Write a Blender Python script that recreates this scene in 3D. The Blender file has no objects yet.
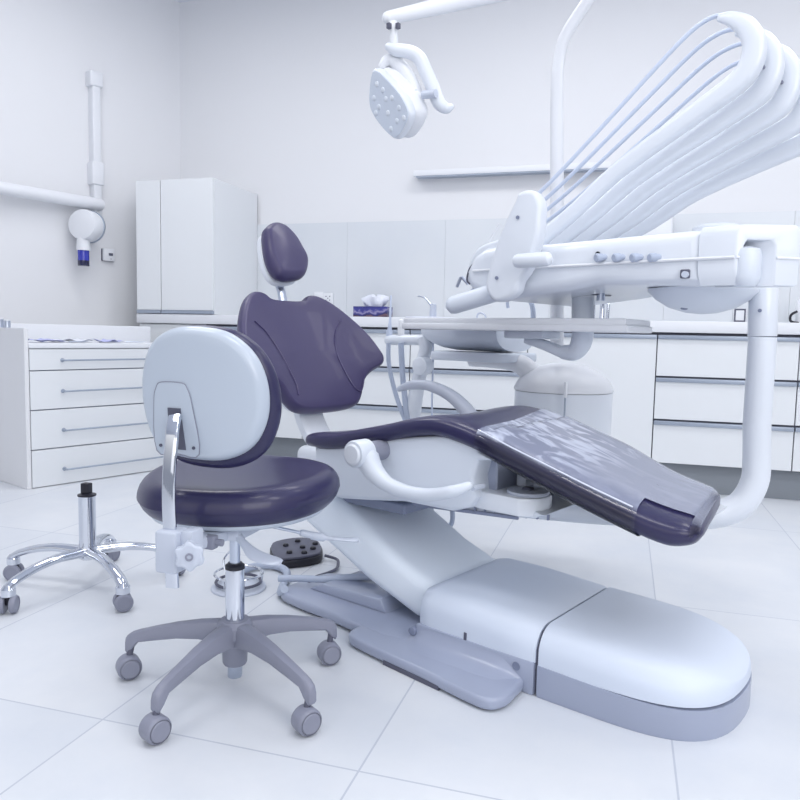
import bpy, bmesh, math, random
from mathutils import Vector, Matrix, noise
random.seed(7)
PI = math.pi
WORLD, PW, PFILL, EXPO = 1.05, 19, 60, -0.09
COL = bpy.context.scene.collection
V3 = Vector

# ------------------------------------------------------------------ camera model
F = 738.76; H = 0.85
MC = Matrix(((0.95665061, 0.29051805, 0.02046624),
             (0.0455445, -0.07982482, -0.99576789),
             (-0.28765484, 0.95353409, -0.08959596)))
CP = V3((0, 0, H))
U = V3((.925, -.38, 0)).normalized(); W = V3((.38, .925, 0)).normalized()
AC = math.atan2(-.38, .925)
def ray(px, py): return MC.transposed() @ V3(((px-400)/F, (py-400)/F, 1))
def on_plane(px, py, p, n):
    d = ray(px, py); return CP + d*((V3(p)-CP).dot(n)/d.dot(n))
def uvp(px, py, v):                     # pixel on the chair-frame plane v=const -> (u,v,z)
    p = on_plane(px, py, W*v, W); return V3((p.dot(U), v, p.z))
def uvw(p): return V3((p.dot(U), p.dot(W), p.z))
def wy(px, py, y):
    d = ray(px, py); return CP + d*(y/d.y)

# ------------------------------------------------------------------ materials
def srgb(r, g, b):
    f = lambda c: (c/255/12.92 if c/255 <= .04045 else ((c/255+.055)/1.055)**2.4)
    return (f(r), f(g), f(b), 1)
def mat(name, col, rough=.5, metal=0., bump=None, coat=0., mottle=None, spec=.5, alpha=1.):
    m = bpy.data.materials.new(name); m.use_nodes = True
    nt = m.node_tree; b = nt.nodes['Principled BSDF']
    b.inputs['Base Color'].default_value = col
    b.inputs['Roughness'].default_value = rough
    b.inputs['Metallic'].default_value = metal
    b.inputs['Coat Weight'].default_value = coat
    b.inputs['Specular IOR Level'].default_value = spec
    b.inputs['Alpha'].default_value = alpha
    tc = nt.nodes.new('ShaderNodeTexCoord')
    if mottle:
        n = nt.nodes.new('ShaderNodeTexNoise'); n.inputs['Scale'].default_value = mottle[0]
        n.inputs['Detail'].default_value = 6
        nt.links.new(tc.outputs['Object'], n.inputs['Vector'])
        r = nt.nodes.new('ShaderNodeValToRGB')
        r.color_ramp.elements[0].position = .35; r.color_ramp.elements[1].position = .7
        r.color_ramp.elements[0].color = mottle[1]; r.color_ramp.elements[1].color = col
        nt.links.new(n.outputs['Fac'], r.inputs['Fac']); nt.links.new(r.outputs['Color'], b.inputs['Base Color'])
    if bump:
        n = nt.nodes.new('ShaderNodeTexNoise'); n.inputs['Scale'].default_value = bump[0]
        nt.links.new(tc.outputs['Object'], n.inputs['Vector'])
        k = nt.nodes.new('ShaderNodeBump'); k.inputs['Strength'].default_value = bump[1]; k.inputs['Distance'].default_value = .002
        nt.links.new(n.outputs['Fac'], k.inputs['Height']); nt.links.new(k.outputs['Normal'], b.inputs['Normal'])
    return m
WHITE = mat('white_enamel', (.73, .77, .84, 1), .3, coat=.25)
GLINT = mat('film_glint', (.72, .76, .88, 1), .08, coat=1.)
BASEW = mat('base_cover_plastic', (.65, .715, .835, 1), .5, coat=.08)
WHITE2 = mat('white_shell_plastic', (.68, .73, .815, 1), .38, coat=.15)
BRIGHT = mat('bright_white_plastic', (.765, .785, .83, 1), .4)
SHELL = mat('stool_shell', (.50, .56, .65, 1), .3, coat=.3)
ARMW = mat('lift_cover_plastic', (.84, .91, 1.0, 1), .5)
WALL = mat('wall_paint', (.765, .775, .805, 1), .8)
WALLL = mat('left_wall_paint', (.775, .785, .815, 1), .8)
CEIL = mat('ceiling_paint', (.8, .83, .9, 1), .9)
LAMIN = mat('cabinet_laminate', (.76, .785, .815, 1), .3)
GAPM = mat('dark_gap', (.13, .13, .17, 1), .6)
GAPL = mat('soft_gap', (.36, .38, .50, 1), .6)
STRIP = mat('aluminium_handle_strip', (.36, .41, .50, 1), .35, .4)
KICK = mat('plinth_grey', (.25, .275, .31, 1), .5)
PURP = mat('purple_leather', (.052, .044, .118, 1), .42, bump=(420, .12), coat=.06, spec=.4)
PURPD = mat('dark_purple_leather', (.025, .023, .078, 1), .34, coat=.18, spec=.42)
PURPE = mat('purple_edge', srgb(62, 54, 98), .35, coat=.2)
CHROME = mat('chrome', (.68, .71, .78, 1), .07, 1.)
STEEL = mat('brushed_steel', (.55, .60, .70, 1), .28, 1.)
GREY = mat('grey_nylon', srgb(138, 141, 158), .42)
GREYL = mat('light_grey_plastic', srgb(196, 203, 218), .38)
GREYB = mat('grey_base_plastic', srgb(160, 168, 190), .32, coat=.25)
GREYD = mat('dark_grey_plate', srgb(128, 136, 160), .5)
BLACK = mat('black_rubber', srgb(30, 30, 42), .4)
CHAR = mat('charcoal_plastic', srgb(86, 88, 106), .45)
HOSE = mat('grey_hose', srgb(176, 186, 206), .4)
HOSEL = mat('pale_hose', srgb(200, 210, 230), .4)
BLUE = mat('blue_liquid', srgb(42, 52, 170), .2, coat=.6)
BLUED = mat('dark_blue_liquid', srgb(18, 22, 70), .2, coat=.6)
TILEW = mat('splashback_tile', (.71, .74, .775, 1), .35, mottle=(1.6, (.655, .69, .74, 1)))
PAPER = mat('paper', srgb(226, 230, 242), .7)
PAPERV = mat('violet_paper', srgb(186, 190, 232), .6)
def emis(name, col, s):
    m = bpy.data.materials.new(name); m.use_nodes = True
    b = m.node_tree.nodes['Principled BSDF']
    b.inputs['Base Color'].default_value = col; b.inputs['Emission Color'].default_value = col
    b.inputs['Emission Strength'].default_value = s
    return m

# floor: large pale tiles, thin joints
def floor_material():
    m = bpy.data.materials.new('floor_tiles'); m.use_nodes = True; nt = m.node_tree; L = nt.links
    b = nt.nodes['Principled BSDF']; b.inputs['Roughness'].default_value = .34
    b.inputs['Specular IOR Level'].default_value = .35
    tc = nt.nodes.new('ShaderNodeTexCoord'); sp = nt.nodes.new('ShaderNodeSeparateXYZ')
    L.new(tc.outputs['Object'], sp.inputs[0])
    def mth(op, a, bb=None):
        n = nt.nodes.new('ShaderNodeMath'); n.operation = op
        for i, q in enumerate((a, bb)):
            if q is None: continue
            if isinstance(q, (int, float)): n.inputs[i].default_value = q
            else: L.new(q, n.inputs[i])
        return n.outputs[0]
    def joint(co, off, size):
        t = mth('DIVIDE', mth('ADD', co, off), size)
        fr = mth('FRACT', t); d = mth('MINIMUM', fr, mth('SUBTRACT', 1, fr))
        return mth('LESS_THAN', mth('MULTIPLY', d, size), .0021), mth('FLOOR', t)
    jx, ix = joint(sp.outputs[0], 10*.592+1.05, .592)
    jy, iy = joint(sp.outputs[1], 10*1.165-1.29, 1.165)
    j = mth('MAXIMUM', jx, jy)
    n = nt.nodes.new('ShaderNodeTexNoise'); n.inputs['Scale'].default_value = 2.6; n.inputs['Detail'].default_value = 8
    n.inputs['Roughness'].default_value = .62
    cmb = nt.nodes.new('ShaderNodeCombineXYZ'); L.new(mth('MULTIPLY', ix, 3.7), cmb.inputs[2])
    L.new(mth('MULTIPLY', iy, 5.1), cmb.inputs[1])
    va = nt.nodes.new('ShaderNodeVectorMath'); L.new(tc.outputs['Object'], va.inputs[0]); L.new(cmb.outputs[0], va.inputs[1])
    L.new(va.outputs[0], n.inputs['Vector'])
    r = nt.nodes.new('ShaderNodeValToRGB'); r.color_ramp.elements[0].position = .3; r.color_ramp.elements[1].position = .72
    r.color_ramp.elements[0].color = (.64, .675, .735, 1); r.color_ramp.elements[1].color = (.73, .75, .785, 1)
    L.new(n.outputs['Fac'], r.inputs['Fac'])
    mx = nt.nodes.new('ShaderNodeMix'); mx.data_type = 'RGBA'; L.new(j, mx.inputs['Factor'])
    L.new(r.outputs['Color'], mx.inputs['A']); mx.inputs['B'].default_value = (.50, .535, .61, 1)
    L.new(mx.outputs['Result'], b.inputs['Base Color'])
    return m
# clear protective film: smoky, crinkled, very glossy
def film_material():
    m = bpy.data.materials.new('clear_film'); m.use_nodes = True; nt = m.node_tree; L = nt.links
    b = nt.nodes['Principled BSDF']
    tc = nt.nodes.new('ShaderNodeTexCoord'); mp = nt.nodes.new('ShaderNodeMapping')
    mp.inputs['Scale'].default_value = (2.8, 6.2, 4); L.new(tc.outputs['Object'], mp.inputs['Vector'])
    n = nt.nodes.new('ShaderNodeTexNoise'); n.inputs['Scale'].default_value = 2.4; n.inputs['Detail'].default_value = 3
    n.inputs['Distortion'].default_value = 1.5
    L.new(mp.outputs[0], n.inputs['Vector'])
    sp = nt.nodes.new('ShaderNodeSeparateXYZ'); L.new(tc.outputs['Object'], sp.inputs[0])
    # crinkle highlights painted as pale streaks, strongest near the knee end of the sheet
    mr = nt.nodes.new('ShaderNodeMapRange'); L.new(sp.outputs[0], mr.inputs[0])
    mr.inputs[1].default_value = .12; mr.inputs[2].default_value = .30; mr.inputs[3].default_value = .62; mr.inputs[4].default_value = .05
    r = nt.nodes.new('ShaderNodeValToRGB'); r.color_ramp.elements[0].position = .48; r.color_ramp.elements[1].position = .62
    r.color_ramp.elements[0].color = (0, 0, 0, 1); r.color_ramp.elements[1].color = (1, 1, 1, 1)
    L.new(n.outputs['Fac'], r.inputs['Fac'])
    mu = nt.nodes.new('ShaderNodeMath'); mu.operation = 'MULTIPLY'; L.new(r.outputs[0], mu.inputs[0]); L.new(mr.outputs[0], mu.inputs[1])
    # pale streaks only on upward-facing top
    ge = nt.nodes.new('ShaderNodeNewGeometry'); s2 = nt.nodes.new('ShaderNodeSeparateXYZ'); L.new(ge.outputs['Normal'], s2.inputs[0])
    m3 = nt.nodes.new('ShaderNodeMapRange'); L.new(s2.outputs[2], m3.inputs[0])
    m3.inputs[1].default_value = .70; m3.inputs[2].default_value = .92; m3.inputs[3].default_value = .0; m3.inputs[4].default_value = .72
    m5 = nt.nodes.new('ShaderNodeMapRange'); L.new(s2.outputs[2], m5.inputs[0])
    m5.inputs[1].default_value = .70; m5.inputs[2].default_value = .92; m5.inputs[3].default_value = .0; m5.inputs[4].default_value = 1
    m6 = nt.nodes.new('ShaderNodeMath'); m6.operation = 'MULTIPLY'; L.new(mu.outputs[0], m6.inputs[0]); L.new(m5.outputs[0], m6.inputs[1])
    ad = nt.nodes.new('ShaderNodeMath'); ad.operation = 'ADD'; ad.use_clamp = True
    L.new(m6.outputs[0], ad.inputs[0]); L.new(m3.outputs[0], ad.inputs[1])
    cm = nt.nodes.new('ShaderNodeMix'); cm.data_type = 'RGBA'; L.new(mu.outputs[0], cm.inputs['Factor'])
    cm.inputs['A'].default_value = (.33, .36, .48, 1); cm.inputs['B'].default_value = (.72, .77, .90, 1)
    L.new(cm.outputs['Result'], b.inputs['Base Color'])
    b.inputs['Roughness'].default_value = .22
    bu = nt.nodes.new('ShaderNodeBump'); bu.inputs['Strength'].default_value = .5; bu.inputs['Distance'].default_value = .004
    bm_ = nt.nodes.new('ShaderNodeMath'); bm_.operation = 'MULTIPLY'; L.new(n.outputs['Fac'], bm_.inputs[0]); L.new(m5.outputs[0], bm_.inputs[1])
    L.new(bm_.outputs[0], bu.inputs['Height']); L.new(bu.outputs[0], b.inputs['Normal'])
    tr = nt.nodes.new('ShaderNodeBsdfTransparent'); tr.inputs[0].default_value = (.93, .93, .97, 1)
    gl = nt.nodes.new('ShaderNodeBsdfGlossy'); gl.inputs['Roughness'].default_value = .06
    L.new(bu.outputs[0], gl.inputs['Normal'])
    fr = nt.nodes.new('ShaderNodeFresnel'); fr.inputs[0].default_value = 1.5; L.new(bu.outputs[0], fr.inputs['Normal'])
    m1 = nt.nodes.new('ShaderNodeMixShader'); L.new(fr.outputs[0], m1.inputs[0]); L.new(tr.outputs[0], m1.inputs[1]); L.new(gl.outputs[0], m1.inputs[2])
    m2 = nt.nodes.new('ShaderNodeMixShader'); L.new(ad.outputs[0], m2.inputs[0]); L.new(m1.outputs[0], m2.inputs[1]); L.new(b.outputs[0], m2.inputs[2])
    L.new(m2.outputs[0], nt.nodes['Material Output'].inputs['Surface'])
    return m
FILM = film_material()
def glassish(name, col, a):
    m = mat(name, col, .08, alpha=a); return m
CLEAR = glassish('clear_glass', (.75, .82, .92, 1), .35)

# ------------------------------------------------------------------ scene-object helpers
class T: pass
def thing(name, label, cat, base, frame='c', rz=None, group=None):
    """an Empty at the thing's base. frame 'c' = chair axes (u,v,z), 'w' = world axes"""
    o = bpy.data.objects.new(name, None); COL.objects.link(o)
    o.empty_display_size = .05
    b = V3(base)
    if frame == 'c': loc = U*b.x + W*b.y + V3((0, 0, b.z)); ang = AC
    else: loc = b; ang = 0
    if rz is not None: ang = rz
    o.location = loc; o.rotation_euler = (0, 0, ang)
    o['label'] = label; o['category'] = cat
    if group: o['group'] = group
    o['_b'] = [b.x, b.y, b.z]
    return o
def finish(bm, ang=35):
    bmesh.ops.remove_doubles(bm, verts=bm.verts, dist=1e-6)
    bmesh.ops.recalc_face_normals(bm, faces=bm.faces)
    lim = math.radians(ang)
    for f in bm.faces: f.smooth = True
    for e in bm.edges:
        if len(e.link_faces) == 2:
            try: e.smooth = e.calc_face_angle() < lim
            except Exception: e.smooth = True
def part(name, bm, m, parent, ang=35, label=None):
    root = parent
    while root.parent: root = root.parent
    b = V3(root['_b']) if '_b' in root.keys() else V3((0, 0, 0))
    bmesh.ops.translate(bm, verts=bm.verts, vec=-b)
    finish(bm, ang)
    me = bpy.data.meshes.new(name); bm.to_mesh(me); bm.free()
    for mm in (m if isinstance(m, (list, tuple)) else [m]): me.materials.append(mm)
    o = bpy.data.objects.new(name, me); COL.objects.link(o); o.parent = parent
    if label: o['label'] = label
    return o
def single(name, bm, m, label, cat, origin=None, group=None, kind=None, frame='w', ang=35):
    """a thing that is one mesh"""
    o0 = V3(origin) if origin is not None else V3((0, 0, 0))
    bmesh.ops.translate(bm, verts=bm.verts, vec=-o0)
    finish(bm, ang)
    me = bpy.data.meshes.new(name); bm.to_mesh(me); bm.free()
    for mm in (m if isinstance(m, (list, tuple)) else [m]): me.materials.append(mm)
    o = bpy.data.objects.new(name, me); COL.objects.link(o)
    if frame == 'c':
        o.location = U*o0.x + W*o0.y + V3((0, 0, o0.z)); o.rotation_euler = (0, 0, AC)
    else: o.location = o0
    o['label'] = label; o['category'] = cat
    if group: o['group'] = group
    if kind: o['kind'] = kind
    return o
def struct(name, bm, m, label=None, ang=35):
    finish(bm, ang)
    me = bpy.data.meshes.new(name); bm.to_mesh(me); bm.free()
    for mm in (m if isinstance(m, (list, tuple)) else [m]): me.materials.append(mm)
    o = bpy.data.objects.new(name, me); COL.objects.link(o); o['kind'] = 'structure'
    if label: o['label'] = label
    return o

# ------------------------------------------------------------------ mesh helpers
def BM(): return bmesh.new()
def merge(bm, tmp, M=None, mi=0):
    if M is not None: bmesh.ops.transform(tmp, matrix=M, verts=tmp.verts)
    vs = [bm.verts.new(v.co) for v in tmp.verts]
    tmp.verts.index_update()
    for f in tmp.faces:
        try: nf = bm.faces.new([vs[v.index] for v in f.verts]); nf.material_index = mi or f.material_index
        except ValueError: pass
    tmp.free()
def box(bm, a, b, bev=0., seg=3, M=None, mi=0):
    """box between corners a and b"""
    t = bmesh.new(); bmesh.ops.create_cube(t, size=1)
    a, b = V3(a), V3(b); c = (a+b)/2; s = b-a
    for v in t.verts: v.co = V3((c.x+v.co.x*s.x, c.y+v.co.y*s.y, c.z+v.co.z*s.z))
    if bev: bmesh.ops.bevel(t, geom=t.edges[:], offset=bev, segments=seg, profile=.5, affect='EDGES', clamp_overlap=True)
    merge(bm, t, M, mi)
    return bm
def prism(bm, pts, a0, a1, axis='v', bev=0., seg=3, mi=0, M=None):
    """extrude a 2d outline. axis 'v': pts=(u,z) along v; 'u': pts=(v,z) along u; 'z': pts=(x,y) along z"""
    def P(p, t):
        if axis == 'v': return V3((p[0], t, p[1]))
        if axis == 'u': return V3((t, p[0], p[1]))
        return V3((p[0], p[1], t))
    t = bmesh.new(); A = [t.verts.new(P(p, a0)) for p in pts]; B = [t.verts.new(P(p, a1)) for p in pts]
    n = len(pts); t.faces.new(A); t.faces.new(B[::-1])
    for i in range(n): t.faces.new([A[i], B[i], B[(i+1) % n], A[(i+1) % n]])
    bmesh.ops.recalc_face_normals(t, faces=t.faces)
    if bev:
        cap = [e for e in t.edges if all(v in A for v in e.verts) or all(v in B for v in e.verts)]
        bmesh.ops.bevel(t, geom=cap, offset=bev, segments=seg, profile=.5, affect='EDGES', clamp_overlap=True)
    merge(bm, t, M, mi); return bm
def cr(pts, k=6, closed=False):
    """catmull-rom through points (any dimension)"""
    P = [V3(p) if len(p) == 3 else V3((p[0], p[1], 0)) for p in pts]; n = len(P); out = []
    rng = n if closed else n-1
    for i in range(rng):
        if closed: p0, p1, p2, p3 = P[(i-1) % n], P[i], P[(i+1) % n], P[(i+2) % n]
        else: p0, p1, p2, p3 = P[max(i-1, 0)], P[i], P[i+1], P[min(i+2, n-1)]
        for j in range(k):
            t = j/k
            out.append(.5*((2*p1)+(-p0+p2)*t+(2*p0-5*p1+4*p2-p3)*t*t+(-p0+3*p1-3*p2+p3)*t**3))
    if not closed: out.append(P[-1])
    return out
def cr2(pts, k=6, closed=True): return [(p.x, p.y) for p in cr(pts, k, closed)]
def lerp_list(vals, n):
    if isinstance(vals, (int, float)): return [vals]*n
    out = []
    for i in range(n):
        t = i/(n-1)*(len(vals)-1); a = min(int(t), len(vals)-2); out.append(vals[a]+(vals[a+1]-vals[a])*(t-a))
    return out
def tube(bm, path, r, n=12, cap=True, flat=(1, 1), up=None, mi=0, round_=False, power=2.):
    P = [V3(p) for p in path]; m = len(P); R = lerp_list(r, m); rings = []
    T_ = [(P[min(i+1, m-1)]-P[max(i-1, 0)]).normalized() for i in range(m)]
    ref = V3(up) if up is not None else (V3((0, 0, 1)) if abs(T_[0].z) < .9 else V3((1, 0, 0)))
    N = (ref - T_[0]*ref.dot(T_[0])).normalized()
    if round_:
        ext0 = [(P[0]-T_[0]*R[0]*.9, .3), (P[0]-T_[0]*R[0]*.5, .8)]
        ext1 = [(P[-1]+T_[-1]*R[-1]*.5, .8), (P[-1]+T_[-1]*R[-1]*.9, .3)]
        P = [e[0] for e in ext0]+P+[e[0] for e in ext1]
        R = [R[0]*.3, R[0]*.84]+R+[R[-1]*.84, R[-1]*.3]
        T_ = [T_[0], T_[0]]+T_+[T_[-1], T_[-1]]; m += 4
    for i in range(m):
        if up is not None:
            q = ref - T_[i]*ref.dot(T_[i])
            if q.length > .05: N = q.normalized()
        N = (N - T_[i]*N.dot(T_[i])).normalized(); B = T_[i].cross(N)
        ring = []
        for k in range(n):
            a = 2*PI*k/n; c, s = math.cos(a), math.sin(a)
            if power != 2.:
                c = math.copysign(abs(c)**(2/power), c); s = math.copysign(abs(s)**(2/power), s)
            ring.append(bm.verts.new(P[i]+N*c*R[i]*flat[0]+B*s*R[i]*flat[1]))
        rings.append(ring)
    for i in range(m-1):
        for k in range(n):
            f = bm.faces.new([rings[i][k], rings[i][(k+1) % n], rings[i+1][(k+1) % n], rings[i+1][k]]); f.material_index = mi
    if cap:
        f = bm.faces.new(rings[0][::-1]); f.material_index = mi; f = bm.faces.new(rings[-1]); f.material_index = mi
    return bm
def lathe(bm, prof, c=(0, 0, 0), axis=(0, 0, 1), n=32, mi=0, sx=1., sy=1.):
    ax = V3(axis).normalized(); q = V3((0, 0, 1)).rotation_difference(ax); c = V3(c); rings = []
    for r, z in prof:
        if r <= 1e-6: rings.append([bm.verts.new(c+q@V3((0, 0, z)))])
        else: rings.append([bm.verts.new(c+q@V3((r*math.cos(2*PI*k/n)*sx, r*math.sin(2*PI*k/n)*sy, z))) for k in range(n)])
    for A, B in zip(rings, rings[1:]):
        for k in range(n):
            k2 = (k+1) % n
            vs = [A[0], B[k2], B[k]] if len(A) == 1 else ([A[k], A[k2], B[0]] if len(B) == 1 else [A[k], A[k2], B[k2], B[k]])
            if len(A) == 1 and len(B) == 1: continue
            f = bm.faces.new(vs); f.material_index = mi
    for R_ in (rings[0], rings[-1]):
        if len(R_) > 2:
            f = bm.faces.new(R_); f.material_index = mi
    return bm
def cyl(bm, a, b, r, n=24, bev=.0, mi=0):
    a, b = V3(a), V3(b); L = (b-a).length
    e = bev
    prof = [(r, 0), (r, L)] if not e else [(r-e, 0), (r-.3*e, .3*e), (r, e), (r, L-e), (r-.3*e, L-.3*e), (r-e, L)]
    return lathe(bm, prof, a, b-a, n, mi)
def loft(bm, rings, cap=True, mi=0):
    Rv = [[bm.verts.new(p) for p in r] for r in rings]; n = len(Rv[0])
    for A, B in zip(Rv, Rv[1:]):
        for k in range(n):
            f = bm.faces.new([A[k], A[(k+1) % n], B[(k+1) % n], B[k]]); f.material_index = mi
    if cap: bm.faces.new(Rv[0][::-1]); bm.faces.new(Rv[-1])
    return bm
def pillow(bm, outline, c, thick, rim, fn, back=1., dome=0., mi=0):
    """cushion: outline (a,b) around centre c; fn(a,b,h) -> V3.  h=+ front"""
    prof = []
    R0 = max(math.hypot(p[0]-c[0], p[1]-c[1]) for p in outline); e = rim/R0
    for t in (0, .25, .5, .72, .88): prof.append((t*(1-e), thick/2*(1+dome*(1-t*t))))
    for k in range(0, 7):
        a = PI/2*k/6; prof.append((1-e+e*math.sin(a), thick/2*math.cos(a)))
    bk = [(t, -h*back) for t, h in prof[::-1][1:]]
    allp = prof+bk
    rings = []
    for t, h in allp:
        if t == 0: rings.append([bm.verts.new(fn(c[0], c[1], h))]); continue
        rings.append([bm.verts.new(fn(c[0]+(p[0]-c[0])*t, c[1]+(p[1]-c[1])*t, h)) for p in outline])
    n = len(outline)
    for A, B in zip(rings, rings[1:]):
        for k in range(n):
            k2 = (k+1) % n
            if len(A) == 1: vs = [A[0], B[k2], B[k]]
            elif len(B) == 1: vs = [A[k], A[k2], B[0]]
            else: vs = [A[k], A[k2], B[k2], B[k]]
            f = bm.faces.new(vs); f.material_index = mi
    return bm
def superell(a, b, n=2.5, k=64, cx=0, cy=0):
    out = []
    for i in range(k):
        t = 2*PI*i/k; c, s = math.cos(t), math.sin(t)
        out.append((cx+a*math.copysign(abs(c)**(2/n), c), cy+b*math.copysign(abs(s)**(2/n), s)))
    return out

# ================================================================== THE ROOM
LW = V3((.377, .927, 0)).normalized(); LN = V3((.927, -.377, 0)).normalized()   # left wall direction / normal
LA = math.atan2(LW.y, LW.x)
LP = V3((-3.36, 4.55, 0))
YB = 4.9
def lwp(px, py, off=0.): return on_plane(px, py, LP+LN*off, LN)

bm = BM(); box(bm, (-6, -2.2, -.1), (4.2, 5.1, 0)); struct('floor', bm, floor_material())
bm = BM(); box(bm, (-6, YB, 0), (4.2, YB+.2, 3.22)); struct('wall_back', bm, WALL)
a = LP+LW*.55; b = LP-LW*6.2
bm = BM(); prism(bm, [(a.x, a.y), (b.x, b.y), (b.x-.2*LN.x, b.y-.2*LN.y), (a.x-.2*LN.x, a.y-.2*LN.y)], 0, 3.22, 'z'); struct('wall_left', bm, WALLL)
bm = BM(); box(bm, (-6, -2.2, 3.22), (4.2, 5.1, 3.35)); struct('ceiling', bm, CEIL)
# splashback tiles behind the worktop
bm = BM()
x = -2.58; k = 0
while x < 3.3:
    box(bm, (x+.0005, YB-.016, .95), (x+.6995, YB, 1.612), .0006, 1); x += .7
o = struct('trim_1', bm, TILEW, 'grey mottled tile splashback')

# ------------------------------------------------------------------ back run of cabinets
YF = 4.30; XS = [-2.65+.705*i for i in range(9)]
FIX = 'base cabinets along the back wall'
def drawer_unit(x0, x1, label, kinds, group=None):
    t = thing('base_cabinet', label, 'cabinet', ((x0+x1)/2, YF+.3, 0), 'w', group=group)
    bm = BM(); box(bm, (x0, YF+.02, .165), (x1, YB-.02, .884)); part('carcass', bm, GAPM, t)
    bm = BM(); box(bm, (x0, YF+.07, .0), (x1, YF+.09, .165)); part('plinth', bm, KICK, t)
    zs = [(.167, .404), (.410, .642), (.648, .876)]
    if kinds == 'drawers':
        for z0, z1 in zs:
            bm = BM(); box(bm, (x0+.003, YF, z0), (x1-.003, YF+.02, z1-.026), .001, 1)
            d = part('drawer', bm, LAMIN, t)
            bm = BM(); box(bm, (x0+.003, YF-.012, z1-.026), (x1-.003, YF+.02, z1-.004), .003, 2)
            part('handle_strip', bm, STRIP, d)
    else:
        bm = BM(); box(bm, (x0+.003, YF, .167), (x1-.003, YF+.02, .850), .001, 1); d = part('door', bm, LAMIN, t)
        bm = BM(); box(bm, (x0+.003, YF-.012, .850), (x1-.003, YF+.02, .872), .003, 2); part('handle_strip', bm, STRIP, d)
    return t
drawer_unit(XS[0], XS[1], 'white drawer cabinet in the back corner, hidden mostly behind the purple stool', 'drawers')
drawer_unit(XS[1], XS[2], 'white drawer cabinet seen through the gap beside the purple chair backrest, under the tissue box', 'drawers')
drawer_unit(XS[2], XS[3], 'white drawer cabinet behind the cuspidor bowl and its silver hoses', 'drawers')
drawer_unit(XS[3], XS[4], 'white single-door cabinet with a silver strip on top behind the round white water unit', 'door')
drawer_unit(XS[4], XS[5], 'white three-drawer cabinet standing behind the tall white curved post at right', 'drawers')
drawer_unit(XS[5], XS[6], 'white cabinet at the right edge of the photo, beyond the post', 'drawers')
t = thing('corner_cabinet', 'plain white cabinet body in the corner beneath the tall cupboard', 'cabinet', (-2.9, YF+.3, 0), 'w')
bm = BM(); box(bm, (-3.15, YF+.02, .165), (XS[0]-.002, YB-.02, .885), .001, 1); part('carcass', bm, LAMIN, t)
bm = BM(); box(bm, (-3.15, YF, .17), (XS[0]-.004, YF+.019, .88), .001, 1); part('door', bm, LAMIN, t)
bm = BM(); box(bm, (-3.15, YF+.07, .0), (XS[0]-.002, YF+.09, .165)); part('plinth', bm, KICK, t)
bm = BM(); box(bm, (-3.16, YF-.02, .886), (XS[6], YB, .948), .003, 2)
single('worktop', bm, BRIGHT, 'long white worktop running along the back wall', 'worktop', ((XS[0]+XS[6])/2, YF+.3, .886))

# wall cupboard standing on the worktop, left corner
t = thing('wall_cupboard', 'tall white cupboard with plain doors in the far left corner above the worktop', 'cupboard', (-2.87, 4.58, .95), 'w')
bm = BM(); box(bm, (-3.155, 4.30, .95), (-2.575, 4.88, 1.823)); part('carcass', bm, LAMIN, t)
for x0, x1, hb in ((-3.155, -2.967, 1), (-2.964, -2.575, 1)):
    bm = BM(); box(bm, (x0, 4.282, .975 if hb else .96), (x1-.003, 4.30, 1.822), .001, 1); d = part('door', bm, LAMIN, t)
    if hb:
        bm = BM(); box(bm, (x0, 4.275, .951), (x1-.003, 4.30, .973), .002, 1); part('handle_strip', bm, STRIP, d)

# strip light / shelf on the back wall
t = thing('wall_light_bar', 'long thin white light bar mounted on the back wall above the tiles', 'light', (-.75, YB, 1.89), 'w')
bm = BM(); box(bm, (-1.39, YB-.10, 1.888), (-.13, YB-.005, 1.925), .004, 2); part('housing', bm, BRIGHT, t)
bm = BM(); box(bm, (-1.37, YB-.095, 1.880), (-.15, YB-.03, 1.888)); part('diffuser', bm, STRIP, t)
# paper-towel box on the wall
bm = BM(); box(bm, (-.35, YB-.16, 1.35), (.245, YB-.018, 1.60), .02, 3)
single('wall_cabinet', bm, BRIGHT, 'plain white box mounted on the tiles above the delivery unit', 'box', (0, YB-.09, 1.35))

# sockets
def socket(name, label, px0, py0, px1, py1, dark, grp=None):
    p = wy((px0+px1)/2, (py0+py1)/2, YB-.016); h = .038
    t = thing(name, label, 'socket', (p.x, YB-.016, p.z), 'w', group=grp)
    bm = BM(); box(bm, (p.x-h, YB-.028, p.z-h), (p.x+h, YB-.016, p.z+h), .004, 2); part('plate', bm, BRIGHT, t)
    if dark:
        bm = BM(); box(bm, (p.x-.032, YB-.031, p.z-.04), (p.x+.032, YB-.0285, p.z+.04), .002, 1); part('surround', bm, CHAR, t)
        bm = BM(); box(bm, (p.x-.023, YB-.034, p.z-.03), (p.x+.023, YB-.031, p.z+.03), .002, 1); part('rocker', bm, BRIGHT, t)
    else:
        for dx, dz in ((-.014, .014), (.014, .014), (-.014, -.012), (.014, -.012), (0, .001)):
            bm = BM(); cyl(bm, (p.x+dx, YB-.0286, p.z+dz), (p.x+dx, YB-.0295, p.z+dz), .004, 10); part('socket_hole', bm, CHAR, t)
socket('wall_socket', 'white wall socket with small holes, right one beside the headrest of the chair', 322, 293, 335, 304, False)
bm = BM(); p = wy(319, 297, YB-.016); box(bm, (p.x-.036, YB-.028, p.z-.036), (p.x+.036, YB-.016, p.z+.036), .004, 2)
single('blank_plate', bm, BRIGHT, 'blank white wall plate just left of the wall socket', 'socket', (p.x, YB-.02, p.z))
socket('light_switch', 'white switch with a dark square surround on the tiles left of the tall post', 733, 309, 746, 322, True)
p = wy(796, 308, YB-.2)
t = thing('soap_dispenser', 'white bottle at the right edge standing on the worktop with black spout loop', 'bottle', (p.x+.03, YB-.2, .949), 'w')
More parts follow.
